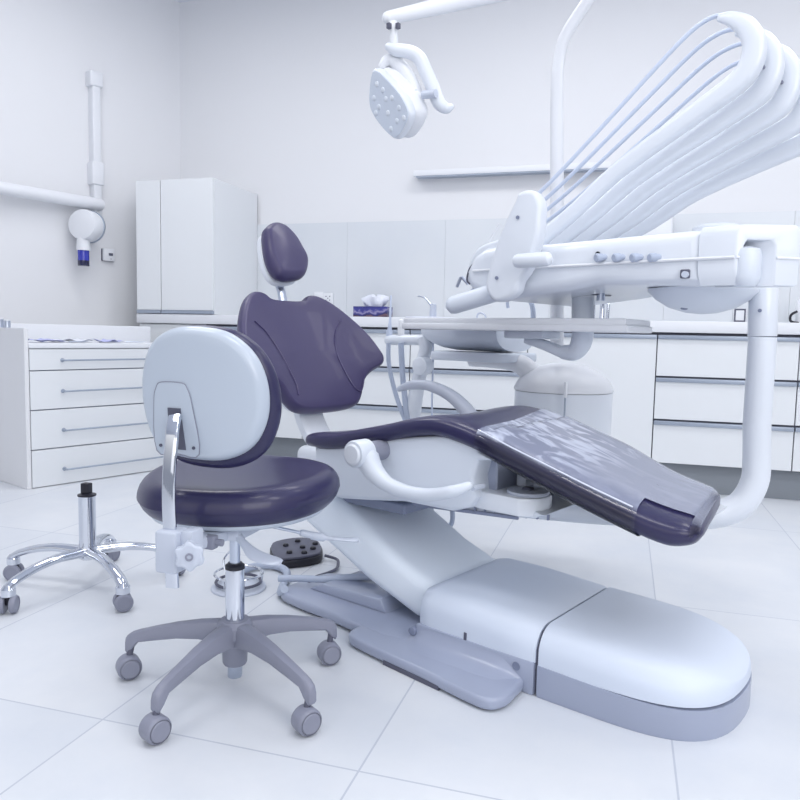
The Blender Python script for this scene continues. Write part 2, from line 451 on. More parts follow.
bm = BM(); lathe(bm, [(.03, 0), (.033, .01), (.033, .12), (.02, .14), (.012, .15)], (p.x+.03, YB-.2, .949)); part('bottle', bm, BRIGHT, t)
bm = BM(); tube(bm, cr([(p.x+.0, YB-.24, 1.02), (p.x-.03, YB-.24, 1.0), (p.x-.03, YB-.24, .965), (p.x+.01, YB-.24, .955)]), .007, 8); part('loop', bm, BLACK, t)

# tissue box
t = thing('tissue_box', 'blue and brown landscape-printed tissue box with a white tissue on the worktop', 'tissue box', (-1.78, 4.72, .949), 'w')
def tissue_mat():
    m = bpy.data.materials.new('tissue_print'); m.use_nodes = True; nt = m.node_tree; L = nt.links; b = nt.nodes['Principled BSDF']
    tc = nt.nodes.new('ShaderNodeTexCoord'); sp = nt.nodes.new('ShaderNodeSeparateXYZ'); L.new(tc.outputs['Object'], sp.inputs[0])
    n = nt.nodes.new('ShaderNodeTexNoise'); n.inputs['Scale'].default_value = 14; n.inputs['Detail'].default_value = 5; L.new(tc.outputs['Object'], n.inputs[0])
    m1 = nt.nodes.new('ShaderNodeMath'); m1.operation = 'MULTIPLY_ADD'; m1.inputs[1].default_value = 12; L.new(sp.outputs[2], m1.inputs[0])
    m2 = nt.nodes.new('ShaderNodeMath'); m2.operation = 'MULTIPLY_ADD'; m2.inputs[1].default_value = 1.3; m2.inputs[2].default_value = -.60; L.new(n.outputs[0], m2.inputs[0])
    L.new(m2.outputs[0], m1.inputs[2])
    r = nt.nodes.new('ShaderNodeValToRGB'); e = r.color_ramp.elements
    e[0].position = .0; e[0].color = srgb(60, 45, 70); e[1].position = 1; e[1].color = srgb(50, 52, 120)
    for p_, c_ in ((.22, srgb(110, 85, 95)), (.36, srgb(45, 45, 90)), (.50, srgb(60, 62, 130)), (.62, srgb(150, 145, 180)), (.76, srgb(62, 64, 140))):
        q = e.new(p_); q.color = c_
    L.new(m1.outputs[0], r.inputs[0]); L.new(r.outputs[0], b.inputs['Base Color']); b.inputs['Roughness'].default_value = .4
    return m
pl_, pr_ = wy(353, 319, 4.66), wy(392, 319, 4.66)
bm = BM(); box(bm, (pl_.x, 4.66, .949), (pr_.x-.035, 4.78, 1.025), .001, 1); part('box', bm, tissue_mat(), t)
bm = BM()
cx = (pl_.x+pr_.x)/2-.005
ring0 = []
for zz, rr in ((1.02, .055), (1.04, .07), (1.062, .085), (1.085, .085), (1.097, .06), (1.10, .02)):
    ring0.append([V3((cx+rr*(1+.22*math.sin(5*a+zz*60))*math.cos(a), 4.72+.5*rr*(1+.25*math.cos(4*a+zz*40))*math.sin(a), zz+.008*math.sin(3*a+1))) for a in [2*PI*k/28 for k in range(28)]])
loft(bm, ring0); part('tissue', bm, PAPER, t, 60)

# kitchen faucet beyond the unit
p0 = wy(599, 322, 4.7)
t = thing('faucet', 'small chrome tap on the back worktop under the delivery unit', 'faucet', (p0.x, 4.7, .949), 'w')
bm = BM(); tube(bm, cr([(p0.x+.015, 4.7, .95), (p0.x+.015, 4.7, 1.05), (p0.x, 4.68, 1.09), (p0.x-.03, 4.62, 1.07)], 6), [.016, .014, .012, .011], 12); part('spout', bm, CHROME, t)
bm = BM(); box(bm, (p0.x-.05, 4.69, 1.05), (p0.x+.06, 4.71, 1.062), .004, 2); cyl(bm, (p0.x+.05, 4.7, .95), (p0.x+.05, 4.7, 1.055), .01); cyl(bm, (p0.x-.035, 4.7, .95), (p0.x-.035, 4.7, 1.055), .01); part('handle', bm, CHROME, t)

# ------------------------------------------------------------------ left cabinet (local frame: x along wall (away), y into the wall)
C0 = V3((-2.935, 3.091, 0)); LX, DY = .98, .88
def lc(name, label, cat, group=None):
    o = bpy.data.objects.new(name, None); COL.objects.link(o); o.location = C0; o.rotation_euler = (0, 0, LA)
    o['label'] = label; o['category'] = cat; o['_b'] = [0, 0, 0]
    if group: o['group'] = group
    return o
t = lc('drawer_cabinet', 'low white four-drawer cabinet with thin bar handles against the left wall', 'cabinet')
bm = BM(); box(bm, (.0, .02, 0), (LX, DY, .735)); part('carcass', bm, LAMIN, t)
bm = BM(); box(bm, (-.022, -.0, 0), (0, DY, .838), .002, 1); part('side_panel', bm, WALL, t)
bm = BM(); box(bm, (0, -.004, .735), (LX, .43, .762), .003, 2); part('countertop', bm, BRIGHT, t)
bm = BM(); box(bm, (0, .43, .735), (LX, .55, .862), .004, 2); part('upstand', bm, BRIGHT, t)
for z0, z1, hz in ((.004, .199, .085), (.205, .408, .297), (.414, .615, .507), (.621, .73, .672)):
    bm = BM(); box(bm, (.004, 0, z0), (LX-.002, .018, z1), .0015, 1); d = part('drawer', bm, LAMIN, t)
    bm = BM(); cyl(bm, (.17, -.032, hz), (.84, -.032, hz), .005, 10)
    for xx in (.175, .835): cyl(bm, (xx, 0, hz), (xx, -.032, hz), .006, 10); lathe(bm, [(.011, 0), (.011, .004), (.006, .006)], (xx, 0.001, hz), (0, -1, 0), 14)
    part('bar_handle', bm, STRIP, d)
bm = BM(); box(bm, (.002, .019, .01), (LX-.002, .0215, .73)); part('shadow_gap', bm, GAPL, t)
def lloc(x, y, z): return C0+LW*x-LN*y+V3((0, 0, z))
# things on it
for i, (x, y, r, h, lb) in enumerate(((-.008, .40, .022, .045, 'small silver tin at the far left edge on the cabinet side panel, leftmost of three'),
                                      (-.008, .31, .024, .05, 'middle silver tin of three on the cabinet side panel'),
                                      (-.008, .22, .020, .042, 'rightmost silver tin of three on the cabinet side panel'))):
    c = lloc(x, y, .8385)
    t = thing('tin', lb, 'tin', c, 'w', group='small tins on the left cabinet')
    r *= .8
    bm = BM(); lathe(bm, [(r, 0), (r*1.02, .002), (r, .004), (r, h-.006)], c); part('tin_body', bm, STEEL, t)
    bm = BM(); lathe(bm, [(r*1.05, h-.006), (r*1.05, h), (r*.9, h+.001)], c); part('tin_lid', bm, BRIGHT, t)
for i, (x, y, a_, sx, sy, mt, lb) in enumerate(((.14, .12, .2, .09, .06, PAPERV, 'pale violet sheet lying nearest the left end of the cabinet top'),
                                        (.32, .16, -.4, .10, .06, PAPER, 'white loose sheet in the middle of the cabinet top'),
                                        (.50, .10, .5, .09, .05, PAPERV, 'pale violet crumpled sheet on the right half of the cabinet top'))):
    c = lloc(x, y, .7635); bm = BM()
    G = 8; vs = {}
    for p in range(G+1):
        for q in range(G+1):
            X = (p/G-.5)*2*sx; Y = (q/G-.5)*2*sy
            vs[p, q] = bm.verts.new(c+V3((X, Y, .012+.018*noise.noise(V3((X*18+i*3, Y*18, i))))))
    for p in range(G):
        for q in range(G): bm.faces.new([vs[p, q], vs[p+1, q], vs[p+1, q+1], vs[p, q+1]])
    o = single('paper_sheet', bm, mt, lb, 'paper', c, 'loose sheets on the left cabinet')
    o.rotation_euler = (0, 0, LA+a_)
for i, (x, y, L_) in enumerate(((.24, .05, .13), (.42, .06, .16), (.6, .09, .12))):
    c = lloc(x, y, .768); bm = BM(); d = (LW*1-LN*(.25-.2*i)).normalized()
    tube(bm, cr([c, c+d*L_*.4+V3((0, 0, .002)), c+d*L_*.8, c+d*L_+V3((0, 0, .006))]), [.0035, .003, .002, .001], 8)
    single('dental_probe', bm, STEEL, ('thin steel probe lying at the left on the cabinet top', 'thin steel probe lying in the middle of the cabinet top', 'thin steel probe lying towards the right on the cabinet top')[i], 'probe', c, 'steel probes on the left cabinet')

# ------------------------------------------------------------------ left wall: x-ray arm mount, hand dispenser, thermostat
def lwf(name, label, cat, base):
    o = bpy.data.objects.new(name, None); COL.objects.link(o); o.location = base; o.rotation_euler = (0, 0, 0)
    o['label'] = label; o['category'] = cat; o['_b'] = list(base); return o
pt = lwp(97, 80, .04); pb = lwp(97, 208, .04)
t = lwf('x_ray_arm', 'white wall-mounted x-ray arm: vertical rail with a long horizontal tube on the left wall', 'x-ray arm', lwp(97, 150))
M_ = Matrix.Translation(V3((pb.x, pb.y, 0))) @ Matrix.Rotation(LA, 4, 'Z')
bm = BM(); box(bm, (-.028, -.02, pb.z-.05), (.028, .05, pt.z), .008, 3, M_); part('rail', bm, BRIGHT, t)
bm = BM(); box(bm, (-.045, -.03, pt.z-.05), (.045, .055, pt.z+.05), .012, 3, M_); part('top_cap', bm, BRIGHT, t)
bm = BM(); box(bm, (-.042, -.03, pb.z+.15), (.042, .052, pb.z+.30), .008, 3, M_); part('slide', bm, BRIGHT, t)
e = pb+V3((0, 0, .02))-LN*-.03; 
far = lwp(-30, 183, .10)
bm = BM(); tube(bm, [e, e+(far-e)*.3, far], .04, 20, round_=True); part('horizontal_tube', bm, BRIGHT, t)
c = lwp(87, 226, .0)
t = lwf('wall_dispenser', 'round white wall dispenser with a dark blue glass beneath, on the left wall', 'dispenser', c)
cD = lwp(87, 226, .115); AD = V3((.12, -1, .03)).normalized()
bm = BM(); cyl(bm, cD-LN*.114, cD-LN*.02, .05); part('wall_bracket', bm, BRIGHT, t)
bm = BM(); lathe(bm, [(.098, -.04), (.101, -.03), (.101, .045), (.094, .062), (.06, .070), (0, .072)], cD, AD, 40); part('housing', bm, BRIGHT, t)
bm = BM(); lathe(bm, [(.104, -.048), (.106, -.044), (.106, -.036), (.101, -.034)], cD, AD, 40); part('rim', bm, STRIP, t)
cb = lwp(83.5, 258, .12); cb2 = lwp(83.5, 249, .12)
bm = BM(); lathe(bm, [(.045, .10), (.045, -.012), (.05, .0)][::-1] and [(.044, 0), (.040, .08)], (cb2.x, cb2.y, cb2.z-.01), (0, 0, 1)); part('neck', bm, BRIGHT, t)
z1 = lwp(83.5, 249, .12).z; z0 = lwp(83.5, 266, .12).z
bm = BM(); lathe(bm, [(.036, z0+.035), (.036, z1)], (cb.x, cb.y, 0)); part('glass', bm, BLUE, t)
bm = BM(); lathe(bm, [(.034, z0), (.036, z0+.004), (.036, z0+.035)], (cb.x, cb.y, 0)); part('glass_base', bm, BLUED, t)
c = lwp(107, 255, 0)
t = lwf('thermostat', 'small white thermostat with dark side and tiny display on the left wall', 'thermostat', c)
M_ = Matrix.Translation(c) @ Matrix.Rotation(LA, 4, 'Z')
bm = BM(); box(bm, (-.042, -.03, -.042), (.042, -.012, .042), .004, 2, M_); part('case', bm, BRIGHT, t)
bm = BM(); box(bm, (-.043, -.012, -.042), (.040, -.001, .040), .002, 1, M_); part('back_plate', bm, CHAR, t)
bm = BM(); box(bm, (-.004, -.0315, -.006), (.026, -.0302, .012), 0, 1, M_); part('display', bm, CHAR, t)
bm = BM(); cyl(bm, c+LN*.030+V3((0, 0, -.028))+LW*.012, c+LN*.0315+V3((0, 0, -.028))+LW*.012, .003, 8); part('button', bm, CHAR, t)

# ================================================================== DENTAL CHAIR (u,v,z)
VC = 1.78
chair = thing('dental_chair', 'large purple-upholstered dental chair with white base in the middle of the room', 'dental chair', (-1.0, VC, 0))
# --- seat + legrest cushion
SEC = [(-1.632, .532, .20, .028), (-1.622, .547, .236, .046), (-1.59, .556, .248, .054), (-1.50, .566, .25, .056), (-1.40, .588, .25, .056),
       (-1.30, .612, .25, .056), (-1.22, .634, .25, .056), (-1.14, .647, .25, .058), (-1.07, .640, .25, .060), (-1.0, .622, .25, .060), (-.9, .588, .25, .060),
       (-.8, .556, .25, .060), (-.7, .524, .25, .060), (-.6, .494, .249, .060), (-.555, .482, .247, .060), (-.52, .474, .242, .058), (-.492, .468, .230, .05),
       (-.474, .459, .210, .036), (-.466, .450, .18, .015)]
def secring(u, zt, hw, th, off=0., dip=0.018, slant=0.):
    ring = []; N = 44; f_ = min(1, max(0, (u+.85)/.3)); slant = -.034*f_*f_*(3-2*f_)
    th = th*(1.22 if u > -1.58 else 1.1)
    for k in range(N):
        a = 2*PI*k/N; c, s = math.cos(a), math.sin(a)
        x = math.copysign(abs(c)**(2/6.5), c)*(hw+off); z = math.copysign(abs(s)**(2/2.6), s)*(th/2+off)
        w = x/(hw+off)
        d = dip*(1-w*w)*(1 if s > 0 else 0)*abs(s)**.5 if u < -.98 else -.004*(1-w*w)*(1 if s > 0 else 0)
        ring.append(V3((u+slant*(w+1), VC+x, zt-th/2+z-d)))
    return ring
def interp_sec(n=4):
    P = cr([V3((s[0], s[1], s[2])) for s in SEC], n); Q = cr([V3((s[0], s[3], 0)) for s in SEC], n)
    return [(p.x, p.y, p.z, max(q.y, .01)) for p, q in zip(P, Q)]
SS = interp_sec(3)
bm = BM(); loft(bm, [secring(*s) for s in SS]); part('seat_cushion', bm, PURPD, chair, 50)
def sec_at(u):
    for a_, b_ in zip(SS, SS[1:]):
        if a_[0] <= u <= b_[0]:
            t_ = (u-a_[0])/(b_[0]-a_[0]); return tuple(a_[i]+(b_[i]-a_[i])*t_ for i in range(4))
    return SS[-1]
# clear film over the legrest, slightly slanted start edge
rings = [None]
NF = 44
for i in range(NF):
    f = i/(NF-1); u0 = -1.035+f*.567
    sl = -.035*max(0, 1-f*1.3); r = []; base = secring(*sec_at(u0))
    for k in range(44):
        w = (base[k].y-VC)/.25; r.append(secring(*sec_at(u0+sl*w), off=.005)[k])
    rings[-1:] = [r, None]
rings = rings[:-1]
bm = BM(); Rv = [[bm.verts.new(p) for p in r] for r in rings]
for i in range(NF-1):
    for k in range(44):
        k2 = (k+1) % 44; p = (rings[i][k]+rings[i][k2])/2; w = (p.y-VC)/.25; top = 0 < (k+.5) < 22
        u_ = -1.035+(i+.5)/(NF-1)*.567
        if u_ > -.592 and not (top and -.66-(.3 if u_ > -.48 else 0) < w < (.86 if u_ < -.50 else .7)): continue
        bm.faces.new([Rv[i][k], Rv[i][k2], Rv[i+1][k2], Rv[i+1][k]])
bmesh.ops.delete(bm, geom=[v for v in bm.verts if not v.link_faces], context='VERTS')
part('protective_film', bm, FILM, chair, 60, label='clear crinkled plastic cover')
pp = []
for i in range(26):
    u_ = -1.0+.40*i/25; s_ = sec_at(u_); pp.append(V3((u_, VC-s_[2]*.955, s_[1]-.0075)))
bm = BM(); tube(bm, pp, .0022, 8, round_=True); part('film_glint_line', bm, GLINT, chair, 60)  # thin pale tube standing in for the highlight along the near top edge
# --- white shell under the seat
sh = [(-1.59, .505), (-1.588, .449), (-1.585, .39), (-1.565, .368), (-1.48, .362), (-1.36, .376), (-1.24, .392), (-1.08, .392), (-1.03, .41), (-1.01, .44), (-1.018, .49), (-1.005, .535), (-.93, .545), (-1.0, .575), (-1.1, .590), (-1.3, .560), (-1.45, .522)]
bm = BM(); prism(bm, sh, 1.548, 2.012, 'v', .014, 3); part('seat_shell', bm, WHITE2, chair)
leg = [(-1.03, .585), (-.98, .545), (-.80, .490), (-.66, .446), (-.53, .412), (-.52, .425), (-.6, .445), (-.8, .508), (-1.0, .575)]
bm = BM(); prism(bm, leg, 1.575, 1.985, 'v', .01, 2); part('legrest_shell', bm, WHITE, chair)
# under-seat frame, bellows and pivot
bm = BM(); prism(bm, [(-1.32, .40), (-1.24, .374), (-1.06, .382), (-.87, .400), (-.84, .415), (-.9, .43), (-1.06, .43)], 1.60, 1.96, 'v', .008, 2); part('under_frame', bm, WHITE2, chair)
bm = BM(); prism(bm, [(-1.24, .374), (-.91, .393), (-.91, .401), (-1.24, .383)], 1.592, 1.60, 'v'); part('frame_strip', bm, GREYD, chair)
bm = BM(); box(bm, (-1.025, 1.62, .43), (-.99, 1.92, .535), .004, 1); part('hinge_recess', bm, GREYB, chair)
bm = BM()
pts = [(-1.06, 1.60), (-.92, 1.575), (-.885, 1.585), (-.858, 1.62), (-.858, 1.67), (-.885, 1.705), (-.92, 1.715), (-1.06, 1.76)]
prism(bm, cr2(pts, 4), .405, .452, 'z', .006, 2); pv = part('pivot_arm', bm, WHITE, chair)
bm = BM(); lathe(bm, [(.052, 0), (.054, .004), (.052, .008), (0, .010)], (-.912, 1.645, .452), n=32); part('pivot_cap', bm, GREYL, pv)
bm = BM(); box(bm, (-.925, 1.635, .460), (-.90, 1.655, .468), .002, 1); part('screw', bm, CHAR, pv)
for k in range(8):
    u_ = -1.04+.028*k; bm = BM(); box(bm, (u_, 1.592+.004*k, .388+.0015*k), (u_+.005, 1.60+.004*k, .412), .001, 1); part('bellows_rib', bm, GREYD, chair)
for k in range(3):
    bm = BM(); box(bm, (-1.03+.05*k, 1.70, .45+.002*k), (-1.0+.05*k, 1.92, .50-.012*k), .006, 2); part('bracket', bm, GREYL, chair)
# hinge housing and backrest stem
bm = BM(); box(bm, (-1.80, 1.66, .36), (-1.575, 1.90, .475), .03, 4); part('hinge_housing', bm, WHITE, chair)
PB = V3((-2.014, VC, .957)); SD = V3((.218, 0, -.379)).normalized(); ND = V3((.379, 0, .218)).normalized()   # down the back / out of its front
def bk(w, s, h=0., kk=.6): return PB+SD*s+V3((0, w, 0))+ND*(h+kk*w*w)
st = [bk(.0, .40, -.055), bk(0, .45, -.06), bk(0, .52, -.05), V3((-1.74, VC, .45))]
bm = BM(); tube(bm, cr(st, 5), .055, 20, flat=(.38, 1.05), up=ND, power=4); part('backrest_stem', bm, WHITE, chair)
# backrest
half = [(0, .006), (.06, .006), (.088, .0), (.105, -.014), (.128, -.018), (.155, -.012), (.195, .015), (.235, .06), (.275, .12), (.305, .18), (.322, .235), (.328, .268), (.315, .295),
        (.27, .312), (.225, .335), (.195, .365), (.18, .395), (.155, .425), (.12, .437), (.06, .44), (0, .440)]
out = half+[(-a_, b_) for a_, b_ in half[-2:0:-1]]
out = cr2([(a_+.02, b_) for a_, b_ in out], 3)
def bkc(a_, b_, h):
    w = a_-.02; q = .6*w*w
    # raised bolsters in the wings and a soft lumbar roll
    g = .012*math.exp(-((abs(w)-.2)/.05)**2-((b_-.26)/.12)**2) if h > 0 else 0
    return PB+SD*b_+V3((0, a_, 0))+ND*(h+q+g)
bm = BM(); pillow(bm, out, (.02, .20), .05, .02, bkc, 1.); part('backrest', bm, PURP, chair, 60)
# thin sewn grooves around the wing pads
for sg in (1, -1):
    P2 = [(.14, .215), (.118, .30), (.13, .375), (.16, .40), (.2, .36)]
    if sg == 1: P2 = [(.20, .10), (.155, .15), (.128, .22), (.13, .30), (.145, .37), (.165, .39), (.185, .365), (.20, .335)]
    else: P2 = [(.22, .12), (.18, .16), (.15, .22), (.13, .29), (.12, .35), (.13, .385)]
    pp = cr([bkc(.02+sg*a_, b_, .025)+ND*.0015 for a_, b_ in P2], 5)
    bm = BM(); tube(bm, pp, .0028, 6); part('seam', bm, PURPE, chair)
# backrest rear shell
bm = BM(); pillow(bm, [(.02+(p[0]-.02)*.93, .2+(p[1]-.2)*.93) for p in out], (.02, .20), .03, .01, lambda a_, b_, h: bkc(a_, b_, 0)+ND*(-.028+h), 1.); part('backrest_shell', bm, WHITE, chair, 60)
# headrest
hd = [(.027, -.252), (.055, -.284), (.103, -.307), (.153, -.300), (.192, -.258), (.208, -.205), (.213, -.15), (.165, -.088), (.103, -.066), (.035, -.062), (.0, -.085), (-.006, -.15)]
hd = [((a_-.1)*.88+.052, b_+.012) for a_, b_ in hd]; hd = cr2(hd, 5)
bm = BM(); pillow(bm, hd, (.055, -.18), .066, .036, lambda a_, b_, h: PB+SD*b_+V3((0, a_, 0))+ND*(h+.055), .9, dome=.3); hr = part('headrest', bm, PURP, chair, 60)
bm = BM(); pillow(bm, [(.058+(a_-.055)*.93, -.18+(b_+.18)*.95) for a_, b_ in hd], (.055, -.18), .03, .012, lambda a_, b_, h: PB+SD*b_+V3((0, a_, 0))+ND*(h+.012), 1.); part('headrest_shell', bm, WHITE, hr, 60)
bm = BM(); tube(bm, [bk(.03, -.12, .0), bk(.03, -.04, -.0), bk(.022, .04, -.012)], .017, 14, flat=(.4, 1), up=ND, power=5); part('headrest_bar', bm, STEEL, chair)
# --- near armrest
def armrest(pts, v, r, discc, sgn):
    bm = BM(); tube(bm, cr([V3((a_, v+dv, c_)) for a_, dv, c_ in pts], 6), r, 18, round_=True); part('armrest', bm, WHITE2, chair)
armrest([(-1.30, 0, .512), (-1.272, 0, .480), (-1.225, 0, .455), (-1.155, 0, .445), (-1.085, 0, .450), (-1.02, .0, .468), (-.985, .02, .485)], 1.465, [.034, .027, .020, .0175, .0165, .0155, .010], None, 1)
bm = BM(); lathe(bm, [(.026, 0), (.034, .002), (.037, .008), (.037, .055), (.032, .06)], (-1.318, 1.425, .528), (0, 1, 0), 32); part('armrest_joint', bm, WHITE2, chair)
bm = BM(); lathe(bm, [(0, -.006), (.024, -.005), (.029, 0)], (-1.318, 1.4245, .528), (0, 1, 0), 32); part('joint_cap', bm, WHITE, chair)
bm = BM(); lathe(bm, [(.028, 0), (.028, .075)], (-1.318, 1.48, .528), (0, 1, 0), 24); part('joint_collar', bm, GREY, chair)
bm = BM(); lathe(bm, [(.006, 0), (.006, .05)], (-.985, 1.50, .475), (0, 1, 0), 12); part('arm_pin', bm, GREYL, chair)
# far armrest
bm = BM(); tube(bm, cr([uvp(*p, 2.1) for p in ((399, 389), (412, 385), (430, 386), (450, 395), (466, 410), (478, 428))], 6), [.010, .017, .019, .022, .026, .03], 16, round_=True); part('armrest', bm, GREYL, chair)
# --- lift arm cover
arm = [(-1.70, .30), (-1.715, .262), (-1.69, .243), (-1.58, .190), (-1.42, .115), (-1.235, .050), (-1.12, .05), (-1.08, .09), (-1.09, .130), (-1.16, .150), (-1.30, .205), (-1.47, .30), (-1.56, .350), (-1.63, .352), (-1.67, .34)]
bm = BM(); prism(bm, arm, 1.60, 1.96, 'v', .036, 5); part('lift_arm_cover', bm, ARMW, chair, 50)
bm = BM(); box(bm, (-1.62, 1.63, .33), (-1.30, 1.93, .36), .004, 1); part('lift_gap', bm, GREYD, chair)
# --- base: white boxes over grey plinth
def hull(us, label):   # us: list of (u, hw_bottom, z0, z1, shoulder radius)
    pass
VB = 1.737
def base_ring(u, hw, z0, z1, rr, vc=VB):
    pts = [(-hw, z0)]
    N = 8
    for k in range(N+1):
        a = PI/2*k/N; pts.append((-hw+rr-rr*math.cos(a), z1-rr+rr*math.sin(a)))
    for k in range(N+1):
        a = PI/2*(1-k/N); pts.append((hw-rr+rr*math.cos(a), z1-rr+rr*math.sin(a)))
    pts.append((hw, z0))
    return [V3((u, vc+p[0], p[1])) for p in pts]
bm = BM(); rs = []
for u, hw, z1, rr in ((-1.165, .20, .150, .035), (-1.155, .212, .170, .045), (-1.12, .218, .180, .055), (-1.0, .221, .180, .06), (-.9, .222, .173, .06), (-.815, .222, .166, .06), (-.806, .218, .162, .06)):
    rs.append(base_ring(u, hw, .080, z1, rr))
loft(bm, rs); part('base_cover', bm, BASEW, chair, 50)
def nose(us, z0f, z1f, rr, name, m, off=0.):
    bm = BM(); rs = []
    for i in range(25):
        t_ = i/24
        a = PI/2*t_
        sn = math.sin(a); u = -.796+.398*sn; hw = .223*max(1-sn**5, 0)**(1/2.6)
        if t_ > .97: hw = max(hw, .02)
        z1 = z1f(math.sin(a)); r_ = min(rr, hw*.9, (z1-z0f)*.9)
        rs.append(base_ring(u, hw+off, z0f, z1, r_))
    loft(bm, rs); part(name, bm, m, chair, 50)
nose(None, .074, lambda s: .166-.012*s-.034*s**4-.02*s**16, .06, 'toe_cover', BASEW)
# grey plinth below
bm = BM(); rs = []
for i in range(25):
    a = PI/2*i/24; sn = math.sin(a); u = -.797+.401*sn; hw = max(.225*max(1-sn**5, 0)**(1/2.6), .02)
    rs.append([V3((u, VB+p[0]*hw, p[1])) for p in ((-.985, 0), (-1, .01), (-1, .0785-.012*sn), (1, .0785-.012*sn), (1, .01), (.985, 0))])
loft(bm, rs); part('toe_plinth', bm, GREYB, chair, 50)
bm = BM(); box(bm, (-1.16, VB-.224, 0), (-.807, VB+.224, .082), .004, 2); part('base_plinth', bm, GREYB, chair)
bm = BM(); prism(bm, [(VB-.214, .004), (VB-.214, .11), (VB-.19, .148), (VB-.15, .157), (VB+.15, .157), (VB+.19, .148), (VB+.214, .11), (VB+.214, .004)], -.81, -.795, 'u'); part('seam_gap', bm, CHAR, chair)
bm = BM(); lathe(bm, [(.0085, 0), (.0105, .001), (.0105, .002), (.0075, .002), (.0075, .001), (0, .001)], (-.853, VB-.224, .060), (0, -1, 0), 20); part('round_badge', bm, GREYD, chair)
bm = BM(); box(bm, (-1.008, VB-.2235, .080), (-1.0, VB-.218, .10), .001, 1); part('slot', bm, CHAR, chair)
# side step plate (smooth raised rim)
pl0 = [(-1.345, 1.50), (-1.335, 1.44), (-1.27, 1.415), (-1.05, 1.392), (-.90, 1.372), (-.845, 1.375), (-.822, 1.41), (-.826, 1.47), (-.845, 1.53), (-.95, 1.56), (-1.345, 1.56)]
bm = BM(); prism(bm, cr2(pl0, 5), .004, .034, 'z', .010, 4)
part('step_plate', bm, GREYB, chair, 50)
bm = BM(); loft(bm, [[V3((u_, v_, .028+(z_-.028)*f_)) if z_ > .02 else V3((u_, v_, z_)) for v_, z_ in ((1.44, .030), (1.465, .0365), (1.488, .041), (1.503, .052), (1.511, .066), (1.5135, .079), (1.53, .079), (1.53, .01), (1.44, .01))] for u_, f_ in ((-1.19, .15), (-1.165, .5), (-1.14, .85), (-1.11, 1), (-.93, 1), (-.89, .85), (-.865, .5), (-.84, .15))]); part('step_flange', bm, GREYB, chair, 50)
bm = BM(); prism(bm, [(-1.18, 1.403), (-.99, 1.3845), (-.99, 1.40), (-1.18, 1.42)], .0005, .012, 'z'); part('step_gap', bm, CHAR, chair)
bm = BM(); cyl(bm, (-1.168, 1.505, .060), (-1.168, 1.53, .060), .012, 20, .003); part('arm_hinge', bm, GREYD, chair)
# rear floor plate
pl1 = [(-1.735, 1.60), (-1.72, 1.54), (-1.67, 1.515), (-1.5, 1.505), (-1.16, 1.505), (-1.16, 1.80), (-1.5, 1.80), (-1.69, 1.78), (-1.735, 1.72)]
bm = BM(); prism(bm, cr2(pl1, 3), .006, .036, 'z', .010, 3); part('rear_plate', bm, GREYB, chair, 50)
bm = BM(); box(bm, (-1.60, 1.52, .0), (-1.36, 1.53, .008)); part('plate_gap', bm, CHAR, chair)
bm = BM(); prism(bm, [(-1.66, .036), (-1.34, .036), (-1.36, .075), (-1.60, .065)], 1.60, 1.78, 'v', .005, 2); part('connection_cover', bm, GREYB, chair, 50)

# ================================================================== DELIVERY UNIT
unit = thing('delivery_unit', 'white dental delivery unit with control knobs and looping white hose arms on a curved post', 'dental unit', (-.55, 2.25, .25))
post = [(-.98, 1.79, .385), (-.88, 1.88, .375), (-.76, 1.98, .368), (-.66, 2.065, .362), (-.58, 2.12, .372), (-.53, 2.148, .402), (-.503, 2.163, .465), (-.502, 2.167, .53)]
pp = cr(post, 6)+[V3((-.507, 2.167, z)) for z in (.62, .7, .8, .86)]
bm = BM(); tube(bm, pp, [.036, .038, .039, .040, .038, .0365, .036, .0355], 28, up=(0, 1, .3)); part('post', bm, WHITE, unit, 60)
bm = BM(); cyl(bm, (-.508, 2.167, .862), (-.512, 2.167, .990), .0365, 28, .002); part('post_collar', bm, WHITE, unit)
bm = BM(); lathe(bm, [(0, 0), (.005, 0), (.005, .002)], (-.508, 2.126, .93), (0, -1, 0), 12); part('collar_screw', bm, GREYD, unit)
bd = [(-.578, .982), (-.84, .992), (-.93, .978), (-1.15, .953), (-1.22, .968), (-1.265, .995), (-1.275, 1.04), (-1.25, 1.085), (-1.21, 1.108), (-1.14, 1.112), (-1.006, 1.108), (-.578, 1.118)]
bm = BM(); prism(bm, bd, 1.86, 2.41, 'v', .034, 6); body = part('body', bm, WHITE, unit, 50)
# end cap with recess round the knuckle
def EC(a_, z, t_): return V3((-.505+.774*a_-t_, 1.86+.632*a_, z))
WC = .152
ec = [(.026-.026*math.cos(PI/2*i/5), 1.096+.026*math.sin(PI/2*i/5)) for i in range(6)]+[(WC-.016+.016*math.sin(PI/2*i/4), 1.106+.016*math.cos(PI/2*i/4)) for i in range(5)]
ec += [(WC, .985), (WC-.006, .979), (.094, .980), (.094, 1.072), (.086, 1.086), (.028, 1.086), (.020, 1.072), (.020, .981), (.012, .990), (.004, 1.004), (0, 1.02)]
bm = BM(); A_ = [bm.verts.new(EC(a_, z, 0)) for a_, z in ec]; B_ = [bm.verts.new(EC(a_, z, .085+.5*a_)) for a_, z in ec]
bm.faces.new(A_); bm.faces.new(B_[::-1])
for i in range(len(ec)): bm.faces.new([A_[i], B_[i], B_[(i+1) % len(ec)], A_[(i+1) % len(ec)]])
bmesh.ops.recalc_face_normals(bm, faces=bm.faces)
bmesh.ops.bevel(bm, geom=[e for e in bm.edges if all(v in A_ for v in e.verts)], offset=.006, segments=3, profile=.5, affect='EDGES', clamp_overlap=True)
part('end_cap', bm, WHITE, unit, 40)
k0 = EC(.057, 0, .030)
